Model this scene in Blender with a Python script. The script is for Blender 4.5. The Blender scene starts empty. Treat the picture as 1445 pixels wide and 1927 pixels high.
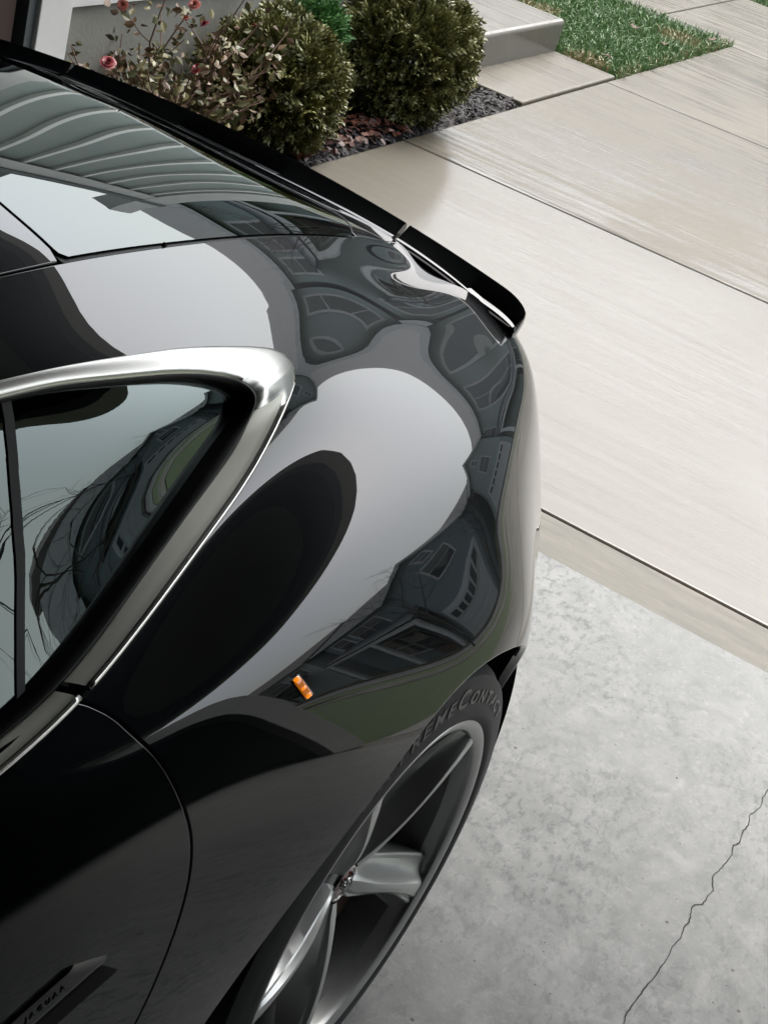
import bpy, bmesh, math, random
import numpy as np
from mathutils import Vector, Matrix

random.seed(7); RNG = np.random.default_rng(7)
SC = bpy.context.scene
COL = SC.collection

# ------------------------------------------------------------------ camera
cd = bpy.data.cameras.new("camera"); cam = bpy.data.objects.new("camera", cd); COL.objects.link(cam)
cr = Vector((0.8349017, 0.48393677, 0.26219144)); cu = Vector((-0.45217998, 0.33149277, 0.82803732)); cf = Vector((-0.31380314, 0.80988749, -0.4955904))
mw = Matrix((cr, cu, -cf)).transposed().to_4x4(); mw.translation = (1.31753, -1.43977, 1.73248)
cam.matrix_world = mw
cd.sensor_fit = 'VERTICAL'; cd.sensor_height = 24.0; cd.lens = 24.0 * 2888.8 / 1927.0
cd.clip_start = 0.05; cd.clip_end = 900
SC.camera = cam

# ------------------------------------------------------------------ sky, sun, exposure (overcast)
wd = bpy.data.worlds.new("World"); SC.world = wd; wd.use_nodes = True
nt = wd.node_tree; nt.nodes.clear()
sky = nt.nodes.new("ShaderNodeTexSky"); sky.sky_type = 'NISHITA'; sky.sun_disc = False
sky.sun_elevation = math.radians(62); sky.sun_rotation = 0.0
sky.air_density = 1.6; sky.dust_density = 6.0; sky.ozone_density = 2.0
hs = nt.nodes.new("ShaderNodeHueSaturation"); hs.inputs["Saturation"].default_value = 0.42
bg = nt.nodes.new("ShaderNodeBackground"); bg.inputs["Strength"].default_value = 0.12
wo = nt.nodes.new("ShaderNodeOutputWorld")
nt.links.new(sky.outputs[0], hs.inputs["Color"]); nt.links.new(hs.outputs[0], bg.inputs["Color"]); nt.links.new(bg.outputs[0], wo.inputs[0])

sl = bpy.data.lights.new("sun", 'SUN'); sl.energy = 0.5; sl.angle = math.radians(60); sl.color = (1, .97, .93)
so = bpy.data.objects.new("sun", sl); COL.objects.link(so)
so.rotation_euler = (math.radians(-28), 0, 0)      # high, from the street side
SC.view_settings.view_transform = 'Standard'; SC.view_settings.look = 'None'
SC.view_settings.gamma = 1.0; SC.view_settings.use_curve_mapping = False
SC.view_settings.exposure = 2.2
SC.cycles.use_denoising = True
SC.cycles.max_bounces = 10; SC.cycles.transparent_max_bounces = 12; SC.cycles.caustics_reflective = False; SC.cycles.caustics_refractive = False

# ------------------------------------------------------------------ helpers
def tag(o, label=None, cat=None, group=None, kind=None):
    if label: o["label"] = label
    if cat: o["category"] = cat
    if group: o["group"] = group
    if kind: o["kind"] = kind
    return o
def empty(name, loc=(0, 0, 0), rz=0.0, parent=None):
    o = bpy.data.objects.new(name, None); COL.objects.link(o); o.location = loc; o.rotation_euler = (0, 0, rz); o.parent = parent
    o.empty_display_size = .1
    return o
def link(name, me, m=None, parent=None):
    o = bpy.data.objects.new(name, me); COL.objects.link(o); o.parent = parent
    if m is not None and not me.materials: me.materials.append(m)
    return o
def pyd(name, V, F, m=None, parent=None, smooth=False):
    me = bpy.data.meshes.new(name)
    me.from_pydata([tuple(map(float, v)) for v in V], [], [tuple(map(int, f)) for f in F]); me.update()
    if smooth: me.polygons.foreach_set("use_smooth", [True] * len(me.polygons))
    return link(name, me, m, parent)
class MB:
    def __init__(s): s.v = []; s.f = []
    def box(s, x0, x1, y0, y1, z0, z1):
        b = len(s.v)
        s.v += [(x0, y0, z0), (x1, y0, z0), (x1, y1, z0), (x0, y1, z0), (x0, y0, z1), (x1, y0, z1), (x1, y1, z1), (x0, y1, z1)]
        s.f += [tuple(b + i for i in q) for q in ((0, 3, 2, 1), (4, 5, 6, 7), (0, 1, 5, 4), (1, 2, 6, 5), (2, 3, 7, 6), (3, 0, 4, 7))]
        return s
    def prism(s, poly, axis, a0, a1):
        """poly: list of 2D points; axis: extrude axis 'x'/'y'/'z'"""
        b = len(s.v); n = len(poly)
        def P(p, a): return {'x': (a, p[0], p[1]), 'y': (p[0], a, p[1]), 'z': (p[0], p[1], a)}[axis]
        s.v += [P(p, a0) for p in poly] + [P(p, a1) for p in poly]
        s.f += [tuple(b + i for i in range(n))[::-1], tuple(b + n + i for i in range(n))]
        s.f += [(b + i, b + (i + 1) % n, b + n + (i + 1) % n, b + n + i) for i in range(n)]
        return s
    def tube(s, pts, rad, n=6, cap=True):
        b = len(s.v); pts = [Vector(p) for p in pts]
        for i, p in enumerate(pts):
            d = (pts[min(i + 1, len(pts) - 1)] - pts[max(i - 1, 0)]).normalized()
            a = d.orthogonal().normalized() if i == 0 else (pa - d * pa.dot(d)).normalized()
            pa = a; c = d.cross(a); r = rad[i] if hasattr(rad, '__len__') else rad
            s.v += [tuple(p + (a * math.cos(2 * math.pi * k / n) + c * math.sin(2 * math.pi * k / n)) * r) for k in range(n)]
        for i in range(len(pts) - 1):
            for k in range(n):
                q = b + i * n; s.f.append((q + k, q + (k + 1) % n, q + n + (k + 1) % n, q + n + k))
        if cap:
            s.f.append(tuple(b + k for k in range(n))[::-1]); s.f.append(tuple(b + (len(pts) - 1) * n + k for k in range(n)))
        return s
    def build(s, name, m=None, parent=None, smooth=False, bevel=0.0, seg=2):
        o = pyd(name, s.v, s.f, None, parent, smooth)
        if bevel:
            bm = bmesh.new(); bm.from_mesh(o.data); bmesh.ops.recalc_face_normals(bm, faces=bm.faces)
            bmesh.ops.bevel(bm, geom=bm.edges[:], offset=bevel, segments=seg, profile=.5, affect='EDGES'); bm.to_mesh(o.data); bm.free()
        else:
            bm = bmesh.new(); bm.from_mesh(o.data); bmesh.ops.recalc_face_normals(bm, faces=bm.faces); bm.to_mesh(o.data); bm.free()
        if m is not None: o.data.materials.append(m)
        return o

# ------------------------------------------------------------------ materials
class NM:
    """small node-material builder"""
    def __init__(s, name):
        s.m = bpy.data.materials.new(name); s.m.use_nodes = True; s.t = s.m.node_tree
        s.b = s.t.nodes["Principled BSDF"]; s.out = s.t.nodes["Material Output"]
        s.co = s.n("ShaderNodeTexCoord").outputs["Object"]
    def n(s, k, **kw):
        q = s.t.nodes.new(k)
        for a, b in kw.items(): setattr(q, a, b)
        return q
    def l(s, a, b): s.t.links.new(a, b)
    def set(s, q, k, v):
        i = q.inputs[k]
        if hasattr(v, "is_output"): s.l(v, i)
        else: i.default_value = (*v, 1) if isinstance(v, tuple) and len(v) == 3 and i.type == 'RGBA' else v
    def P(s, **kw):
        for k, v in kw.items(): s.set(s.b, k.replace("_", " "), v)
        return s
    def map(s, sc=(1, 1, 1), rot=(0, 0, 0), vec=None):
        q = s.n("ShaderNodeMapping"); s.l(vec or s.co, q.inputs[0]); q.inputs["Scale"].default_value = sc; q.inputs["Rotation"].default_value = rot
        return q.outputs[0]
    def noise(s, scale, detail=4, rough=.55, vec=None, dist=0.0):
        q = s.n("ShaderNodeTexNoise"); s.l(vec or s.co, q.inputs["Vector"])
        q.inputs["Scale"].default_value = scale; q.inputs["Detail"].default_value = detail; q.inputs["Roughness"].default_value = rough; q.inputs["Distortion"].default_value = dist
        return q.outputs["Fac"]
    def vor(s, scale, vec=None, feature='F1'):
        q = s.n("ShaderNodeTexVoronoi", feature=feature); s.l(vec or s.co, q.inputs["Vector"]); q.inputs["Scale"].default_value = scale
        return q.outputs[0]
    def ramp(s, f, *st):
        q = s.n("ShaderNodeValToRGB"); s.l(f, q.inputs[0]); e = q.color_ramp.elements
        while len(e) < len(st): e.new(.5)
        for i, (p, c) in enumerate(st):
            e[i].position = p; e[i].color = (*c, 1) if isinstance(c, tuple) else (c, c, c, 1)
        return q.outputs[0]
    def mix(s, f, a, b, mode='MIX'):
        q = s.n("ShaderNodeMix", data_type='RGBA', blend_type=mode)
        for i, v in ((0, f), (6, a), (7, b)):
            if hasattr(v, "is_output"): s.l(v, q.inputs[i])
            else: q.inputs[i].default_value = (*v, 1) if isinstance(v, tuple) else ((v, v, v, 1) if i else v)
        return q.outputs[2]
    def math(s, op, a, b=0.0, clamp=False):
        q = s.n("ShaderNodeMath", operation=op, use_clamp=clamp)
        for i, v in ((0, a), (1, b)):
            if hasattr(v, "is_output"): s.l(v, q.inputs[i])
            else: q.inputs[i].default_value = v
        return q.outputs[0]
    def bump(s, h, strength=.3, dist=.01, norm=None):
        q = s.n("ShaderNodeBump"); s.l(h, q.inputs["Height"]); q.inputs["Strength"].default_value = strength; q.inputs["Distance"].default_value = dist
        if norm: s.l(norm, q.inputs["Normal"])
        return q.outputs[0]

def plain(name, c, rough=.6, metal=0.0, **kw):
    k = NM(name); k.P(Base_Color=c, Roughness=rough, Metallic=metal); k.P(**kw); return k.m
def varied(name, c1, c2, scale, rough=.7, bump=.0, bscale=None, metal=0.0):
    k = NM(name); f = k.noise(scale); k.P(Base_Color=k.ramp(f, (.35, c1), (.65, c2)), Roughness=rough, Metallic=metal)
    if bump: k.P(Normal=k.bump(k.noise(bscale or scale * 4, 6), bump, .005))
    return k.m

def m_garage_slab():
    k = NM("garage_concrete")
    big = k.noise(2.6, 6, .7); mid = k.noise(14, 7, .7, dist=.8); mot = k.noise(60, 5, .7, vec=k.map((1, .55, 1), (0, 0, .5)))
    col = k.ramp(big, (.30, (.116, .123, .122)), (.72, (.152, .158, .155)))
    col = k.mix(k.ramp(mid, (.40, 0.0), (.66, .8)), col, (.124, .131, .128))
    # scaled, mottled wear: darker little flakes, strongest in patches
    msk = k.math('MULTIPLY', k.ramp(mot, (.50, 0.0), (.60, 1.0)), k.ramp(k.noise(2.3, 3), (.40, .15), (.60, 1.0)))
    col = k.mix(k.math('MULTIPLY', msk, .75), col, (.056, .064, .064))
    wisp = k.ramp(k.noise(60, 6, .7, dist=1.2), (.52, 0.0), (.70, .6))
    col = k.mix(wisp, col, (.200, .203, .197))
    pits = k.math('LESS_THAN', k.vor(34), .06); pits2 = k.math('LESS_THAN', k.vor(13, vec=k.map((1, 1, 1), (0, 0, .7))), .045)
    sp = k.math('MULTIPLY', k.math('MAXIMUM', pits, pits2), k.ramp(k.noise(6, 2), (.45, 0.0), (.5, 1.0)))
    col = k.mix(sp, col, (.03, .03, .03))
    k.P(Base_Color=col, Roughness=k.ramp(mid, (.3, .55), (.7, .75)))
    h = k.math('ADD', k.math('MULTIPLY', k.noise(120, 5), .4), k.math('SUBTRACT', k.math('MULTIPLY', mot, .8), sp))
    k.P(Normal=k.bump(h, .22, .003)); return k.m
def m_driveway(name, c1, c2, wetlo, wethi, olive=0.0, bands=False, sheen=.15):
    k = NM(name)
    big = k.noise(1.1, 5, .6); fine = k.noise(55, 6, .7)
    br = k.noise(26, 6, .75, vec=k.map((.16, 5.5, 1), (0, 0, .03)))     # broom lines run across the drive
    col = k.ramp(big, (.3, c1), (.7, c2))
    col = k.mix(k.ramp(fine, (.35, .0), (.75, .35)), col, tuple(.72 * a for a in c1))
    col = k.mix(k.ramp(br, (.32, .75), (.50, 0.0)), col, tuple(.62 * a for a in c1))
    # trowelled bands along the joints: smoother, a little darker, dirt in the middle
    sy = k.n("ShaderNodeSeparateXYZ"); k.l(k.co, sy.inputs[0])
    fr = k.math('PINGPONG', k.math('SUBTRACT', sy.outputs[1], 1.749), 1.0692)
    fr = k.math('ADD', fr, k.math('MULTIPLY', k.math('SUBTRACT', k.noise(18, 3), .5), .012))
    band = k.ramp(fr, (.045, 1.0), (.062, 0.0)) if bands else k.math('MULTIPLY', fr, 0.0)
    col = k.mix(k.math('MULTIPLY', band, .55), col, tuple(.86 * a for a in c1))
    col = k.mix(k.math('MULTIPLY', k.ramp(fr, (.006, .8), (.022, 0.0)), k.noise(9, 4) if bands else 0.0), col, tuple(.35 * a for a in c1))
    pits = k.math('MULTIPLY', k.math('LESS_THAN', k.vor(30), .06), k.ramp(k.noise(5, 2), (.46, 0.0), (.52, .9)))
    col = k.mix(pits, col, (.07, .065, .055))
    if olive:
        col = k.mix(k.ramp(k.noise(7, 6, .75, vec=k.map((.7, 3.5, 1))), (.36, olive), (.62, olive * .15)), col, (.040, .041, .028))
        col = k.mix(k.ramp(k.noise(2.2, 2, vec=k.map((.6, 5, 1))), (.52, 0.0), (.66, .5)), col, (.115, .092, .074))
    # standing damp: broad patches broken up into streaks along the broom lines
    st = k.noise(5.5, 6, .68, vec=k.map((.22, 4.2, 1), (0, 0, .02)), dist=.25); pt = k.noise(1.3, 5, .6, dist=.8)
    wet = k.ramp(k.math('ADD', k.math('MULTIPLY', st, .80), k.math('MULTIPLY', pt, .42)), (wetlo, 0.0), (wethi, 1.0))
    col = k.mix(k.math('MULTIPLY', wet, .25), col, tuple(.62 * a for a in c1))
    k.P(Base_Color=col, Roughness=.62, Coat_Weight=k.math('ADD', sheen, k.math('MULTIPLY', wet, 1.0 - sheen)), Coat_IOR=1.40,
        Coat_Roughness=k.ramp(wet, (0.0, .20), (1.0, .045)))
    h = k.math('ADD', k.math('MULTIPLY', br, 1.0), k.math('MULTIPLY', fine, .35))
    nb = k.bump(k.math('MULTIPLY', h, k.math('SUBTRACT', 1.0, k.math('MULTIPLY', band, .8))), .45, .003); k.P(Normal=nb)
    wb = k.bump(k.math('ADD', k.noise(26, 4, .6, vec=k.map((.3, 3.2, 1))), k.math('MULTIPLY', br, .5)), .16, .004); k.set(k.b, "Coat Normal", wb)
    return k.m
def m_paint():
    k = NM("dark_metallic_paint")
    fl = k.vor(2600); 
    col = k.mix(k.ramp(fl, (.15, .7), (.45, 0.0)), (.0030, .0040, .0050), (.011, .015, .018))
    k.P(Base_Color=col, Metallic=.3, Roughness=.28, IOR=1.5, Specular_IOR_Level=0.0, Coat_Weight=1.0, Coat_Roughness=.008, Coat_IOR=1.57)
    return k.m
def m_glass(name, tint, ior=1.7, rough=0.0, refl=(.82, .95, .93)):
    k = NM(name); t = k.t; t.nodes.remove(k.b)
    tr = k.n("ShaderNodeBsdfTransparent"); tr.inputs[0].default_value = (*tint, 1)
    gl = k.n("ShaderNodeBsdfGlossy"); gl.inputs["Roughness"].default_value = rough; gl.inputs["Color"].default_value = (*refl, 1)
    fr = k.n("ShaderNodeFresnel"); fr.inputs["IOR"].default_value = ior
    mx = k.n("ShaderNodeMixShader"); k.l(fr.outputs[0], mx.inputs[0]); k.l(tr.outputs[0], mx.inputs[1]); k.l(gl.outputs[0], mx.inputs[2]); k.l(mx.outputs[0], k.out.inputs[0])
    return k.m
def m_leaf(name, c1, c2, rough=.5, trans=.25, scale=14):
    k = NM(name)
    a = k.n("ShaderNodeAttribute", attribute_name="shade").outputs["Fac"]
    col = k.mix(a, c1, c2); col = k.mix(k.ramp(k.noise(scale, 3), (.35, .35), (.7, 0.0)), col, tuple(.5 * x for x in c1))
    k.P(Base_Color=col, Roughness=rough, Transmission_Weight=0.0, Specular_IOR_Level=.5)
    return k.m

MAT = dict(
    slab=m_garage_slab(),
    drive=m_driveway("driveway_concrete", (.062, .0545, .0365), (.075, .066, .0455), .05, 1.45, bands=True, sheen=.26),
    drive_wet=m_driveway("driveway_concrete_wet", (.050, .0425, .0255), (.064, .0545, .0335), .555, .70, bands=True, sheen=.10),
    apron=m_driveway("apron_concrete", (.088, .079, .058), (.108, .098, .074), .85, 1.1, olive=.95),
    step=m_driveway("step_concrete", (.080, .073, .058), (.096, .088, .071), .45, .70, sheen=.4),
    paint=m_paint(),
    gloss_black=plain("gloss_black", (.004, .004, .005), .08, Coat_Weight=.6, Coat_Roughness=.02),
    bead=plain("polished_bead", (.85, .845, .82), .2, 1.0),
    satin=plain("satin_window_trim", (.80, .79, .70), .50, .85),
    chrome=plain("polished_aluminium", (.66, .655, .62), .22, .72),
    rubber=plain("black_rubber", (.0025, .0025, .003), .40, Specular_IOR_Level=.25),
    dark=plain("underbody_black", (.006, .006, .006), .9),
    glass=m_glass("tinted_glass", (.16, .19, .185), 1.75),
    rear_glass=m_glass("rear_glass", (.10, .12, .12), 1.8, refl=(.93, .98, .97)),
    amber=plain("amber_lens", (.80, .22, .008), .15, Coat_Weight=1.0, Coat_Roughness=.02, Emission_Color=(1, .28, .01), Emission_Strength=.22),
    white_trim=varied("white_trim", (.52, .52, .51), (.58, .58, .57), 5, .5, .06, 60),
    foundation=varied("foundation_concrete", (.17, .17, .148), (.22, .217, .19), 3, .85, .35, 70),
    drywall=varied("garage_drywall", (.14, .14, .145), (.17, .17, .175), 2, .9, .05, 60),
)

# ------------------------------------------------------------------ ground
def m_lawn():
    k = NM("lawn_turf")
    k.P(Base_Color=k.ramp(k.noise(3, 6, .7), (.3, (.030, .048, .016)), (.55, (.045, .070, .022)), (.8, (.085, .085, .040))), Roughness=.9,
        Normal=k.bump(k.noise(80, 4), .6, .02)); return k.m
def m_asphalt():
    k = NM("asphalt"); k.P(Base_Color=k.ramp(k.noise(40, 5), (.3, (.045, .046, .048)), (.7, (.075, .075, .075))), Roughness=.55, Coat_Weight=.6, Coat_Roughness=.25); return k.m
MAT["lawn"] = m_lawn(); MAT["asphalt"] = m_asphalt()
MAT["walk"] = m_driveway("sidewalk_concrete", (.057, .049, .031), (.073, .063, .041), .55, .70, sheen=.12)
MAT["soil"] = varied("wet_soil", (.012, .010, .009), (.03, .025, .022), 12, .8, .5, 60)

def sheet(name, x0, x1, y0, y1, z, m): 
    o = pyd(name, [(x0, y0, z), (x1, y0, z), (x1, y1, z), (x0, y1, z)], [(0, 1, 2, 3)], m); tag(o, kind="structure"); return o
g = sheet("ground", -300, 300, -300, 300, -.16, MAT["lawn"])
# the garage floor and its long crack
o = MB().box(-2.0, 4.6, -5.2, 1.563, -.15, 0.0).build("garage_floor", MAT["slab"]); tag(o, kind="structure")
crk = [(1.24, .20), (1.236, .30), (1.24, .397), (1.235, .418), (1.237, .449), (1.239, .487), (1.244, .525), (1.244, .556), (1.247, .593), (1.243, .613), (1.248, .646), (1.243, .669), (1.247, .689), (1.239, .723), (1.24, .738), (1.251, .749), (1.251, .778), (1.254, .799), (1.241, .831), (1.248, .875), (1.252, .917), (1.244, .945), (1.252, .962), (1.248, .989), (1.249, 1.028), (1.243, 1.055), (1.252, 1.099), (1.247, 1.129), (1.247, 1.168), (1.25, 1.25), (1.243, 1.34), (1.249, 1.45), (1.246, 1.56)]
pts = []
for (x0, y0), (x1, y1) in zip(crk, crk[1:]):
    m_ = max(2, int(math.hypot(x1 - x0, y1 - y0) / .006))
    for i in range(m_):
        t = i / m_; pts.append((x0 + (x1 - x0) * t + RNG.normal(0, .0007), y0 + (y1 - y0) * t + RNG.normal(0, .0007)))
V = []
for i, (x, y) in enumerate(pts):
    w_ = .0006 + .0007 * abs(math.sin(i * .31) * math.sin(i * .083 + 1)); V += [(x - w_, y, .0012), (x + w_, y, .0012)]
pyd("crack", V, [(2 * i, 2 * i + 1, 2 * i + 3, 2 * i + 2) for i in range(len(pts) - 1)], plain("crack_dark", (.02, .02, .02), .95), o)  # crack drawn as a thin dark ribbon on the floor

DX0, DX1 = -1.14, 3.05
dr = empty("driveway", (0, 0, 0)); tag(dr, kind="structure")
def slab(name, x0, x1, y0, y1, m, parent, z1=0.0, z0=-.12, bev=.010):
    mb = MB(); mb.box(x0, x1, y0, y1, z0, z1); return mb.build(name, m, parent, bevel=bev, seg=3)
slab("apron", DX0, DX1, 1.5655, 1.7480, MAT["apron"], dr, -.003, bev=.004)
for (y0, y1, m_) in ((1.7515, 3.885, MAT["drive"]), (3.893, 6.028, MAT["drive_wet"]), (6.038, 8.10, MAT["drive_wet"])):
    slab("slab", DX0, 1.42, y0, y1, m_, dr); slab("slab", 1.43, DX1, y0, y1, m_, dr)
base = MB().box(DX0 - .02, DX1 + .02, 1.55, 10.0, -.15, -.035).build("joint_fill", MAT["soil"], dr)
V = []; x_ = -1.12; y_ = 3.945; i = 0
while x_ < -.15:        # hairline crack running beside the joint
    w_ = .0005 + .0008 * abs(math.sin(i * .21)); V += [(x_, y_ - w_, .0008), (x_, y_ + w_, .0008)]; x_ += .008; y_ += RNG.normal(-.0001, .0008); i += 1
pyd("crack", V, [(2 * k, 2 * k + 1, 2 * k + 3, 2 * k + 2) for k in range(len(V) // 2 - 1)], bpy.data.materials["crack_dark"], dr)
sw = empty("sidewalk", (0, 0, 0)); tag(sw, kind="structure")
xs = -1.66
for k in range(-9, 8):
    slab("slab", xs + k * 1.5, xs + (k + 1) * 1.5 - .012, 8.118, 9.98, MAT["walk"], sw)
MB().box(-16, 11, 8.11, 9.99, -.15, -.03).build("joint_fill", MAT["soil"], sw)
sheet("front_lawn", -60, DX0 - .001, 6.19, 8.113, -.022, MAT["lawn"])
sheet("side_lawn", DX1 + .001, 60, 1.7, 8.11, -.022, MAT["lawn"])
sheet("verge", -60, 60, 9.995, 12.2, -.022, MAT["lawn"])
MB().box(-120, 120, 12.2, 12.36, -.16, 0).build("kerb", MAT["walk"]).__setitem__("kind", "structure")
sheet("road", -120, 120, 12.36, 19.6, -.12, MAT["asphalt"])
MB().box(-120, 120, 19.6, 19.76, -.16, 0).build("kerb", MAT["walk"]).__setitem__("kind", "structure")
sheet("far_lawn", -120, 120, 19.76, 60, -.02, MAT["lawn"])
o = MB().box(-120, 120, 20.2, 21.6, -.1, .0).build("far_sidewalk", MAT["walk"]); tag(o, kind="structure")
sheet("garden_bed", -1.66, DX0 - .002, 1.68, 6.19, -.020, MAT["soil"])

# path pad and the porch step
pd = slab("path", -1.52, DX0 - .006, 5.02, 6.17, MAT["walk"], None, .012); tag(pd, kind="structure")
st = empty("porch_step", (-1.5, 5.7, 0)); tag(st, "pale concrete porch step beside the lawn at the top", "step")
mb = MB(); mb.box(-2.9, 0.0, -.52, .49, -.15, .175); mb.build("block", MAT["step"], st, bevel=.022, seg=4)

# ------------------------------------------------------------------ the house: garage interior, jamb, wing wall
hs_ = empty("house", (0, 0, 0)); tag(hs_, "house with open garage, white door jamb and concrete foundation wall", "house")
def part(name, m, x0, x1, y0, y1, z0, z1, bevel=0.0, parent=hs_):
    return MB().box(x0, x1, y0, y1, z0, z1).build(name, m, parent, bevel=bevel)
OX0, OX1, OH = -1.07, 3.0, 1.97
part("jamb", MAT["white_trim"], OX0 - .045, OX0, 1.545, 1.665, 0.004, OH + .02, .003)
part("jamb", MAT["white_trim"], OX1, OX1 + .045, 1.545, 1.665, 0.004, OH + .02, .003)
part("head_jamb", MAT["white_trim"], OX0 - .045, OX1 + .045, 1.548, 1.662, OH, OH + .045, .003)
brown = varied("brown_board", (.022, .010, .007), (.034, .015, .011), 8, .7, .2, 40)
grey_d = plain("weatherstrip_grey", (.05, .058, .062), .5)
part("weather_strip", grey_d, OX0 - .055, OX0 - .012, 1.515, 1.544, .004, OH)
part("stud_board", brown, OX0 - .09, OX0 - .03, 1.40, 1.49, .004, 2.0)
part("door_rail", plain("galvanised_track", (.10, .125, .14), .4, .6), OX0 - .07, OX0 - .02, 1.30, 1.375, .06, 2.0)
part("front_wall", MAT["drywall"], -1.98, OX0 - .047, 1.56, 1.60, .0, 2.9)
part("front_wall", MAT["drywall"], OX1 + .047, 4.5, 1.56, 1.60, .0, 2.9)
part("header", MAT["drywall"], -1.98, 4.5, 1.56, 1.60, OH + .047, 2.9)
part("side_wall", MAT["drywall"], -2.02, -1.98, -5.1, 1.60, 0, 2.9)
part("side_wall", MAT["drywall"], 4.5, 4.54, -5.1, 1.60, 0, 2.9)
part("back_wall", MAT["drywall"], -1.98, 4.5, -5.14, -5.1, 0, 2.9)
part("ceiling", MAT["drywall"], -2.02, 4.54, -5.14, 1.60, 2.75, 2.80)
siding = varied("grey_green_siding", (.27, .31, .295), (.32, .355, .335), 1.5, .6)
part("foundation", MAT["foundation"], -1.75, -1.645, 1.665, 4.86, -.15, .44, .006)
part("front_foundation", MAT["foundation"], -1.645, OX0 - .05, 1.60, 1.655, -.15, .44)
part("front_siding", siding, -1.645, OX0 - .05, 1.60, 1.64, .44, 5.4)
part("front_siding", siding, OX1 + .05, 4.6, 1.60, 1.64, .1, 5.4)
part("upper_siding", siding, OX0 - .05, OX1 + .05, 1.60, 1.64, OH + .2, 5.4)
part("door_casing", MAT["white_trim"], OX0 - .05, OX1 + .05, 1.60, 1.668, OH + .046, OH + .22)
part("wing_siding", siding, -1.75, -1.665, 1.665, 4.86, .442, 2.05)
batten_m = plain('batten_white', (.80, .80, .79), .5)
for k in range(11): part("batten", batten_m, -1.665, -1.640, 1.80 + .27 * k, 1.830 + .27 * k, .48, 1.93)
part("skirt_board", MAT["white_trim"], -1.667, -1.630, 1.665, 4.86, .442, .478)
part("top_rail", MAT["white_trim"], -1.667, -1.630, 1.665, 4.86, 1.932, 2.06)
part("corner_board", MAT["white_trim"], -1.80, -1.625, 4.58, 4.90, .44, 2.35)
part("porch_wall", siding, -4.2, -4.1, 4.9, 8.0, .17, 2.75)
part("added_dark_stack", plain("added_stack_grey", (.07, .078, .085), .6), -2.35, -1.80, 3.05, 3.55, 2.062, 5.6)  # added unseen upright, gives the dark strip reflected in the rear glass
part("wing_roof", plain("wing_roof_metal", (.10, .11, .115), .5), -4.3, -1.62, 1.665, 4.95, 2.065, 2.12)
roofm = varied("charcoal_shingles", (.045, .05, .055), (.075, .08, .085), 30, .85, .3, 60)
mb = MB(); mb.prism([(-6.4, 5.3), (1.9, 5.3), (1.9, 5.42), (-2.2, 7.6), (-6.4, 5.42)], 'x', -6, 5.0); mb.build("roof", roofm, hs_)

# the raised sectional garage door, hanging flat under the ceiling
gd = empty("garage_door", (.965, 0, 2.10)); tag(gd, "raised white sectional garage door hanging flat below the garage ceiling", "garage door")
dpan = plain("door_panel_back", (.10, .105, .11), .6)
for k in range(4): MB().box(-1.93, 1.93, .86 - .56 * k, 1.40 - .56 * k, 0, .045).build("panel", dpan, gd, bevel=.004)
for sx in (-1.98, 1.95): MB().box(sx, sx + .03, -1.4, 1.40, -.03, .03).build("track", grey_d, gd)

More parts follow.
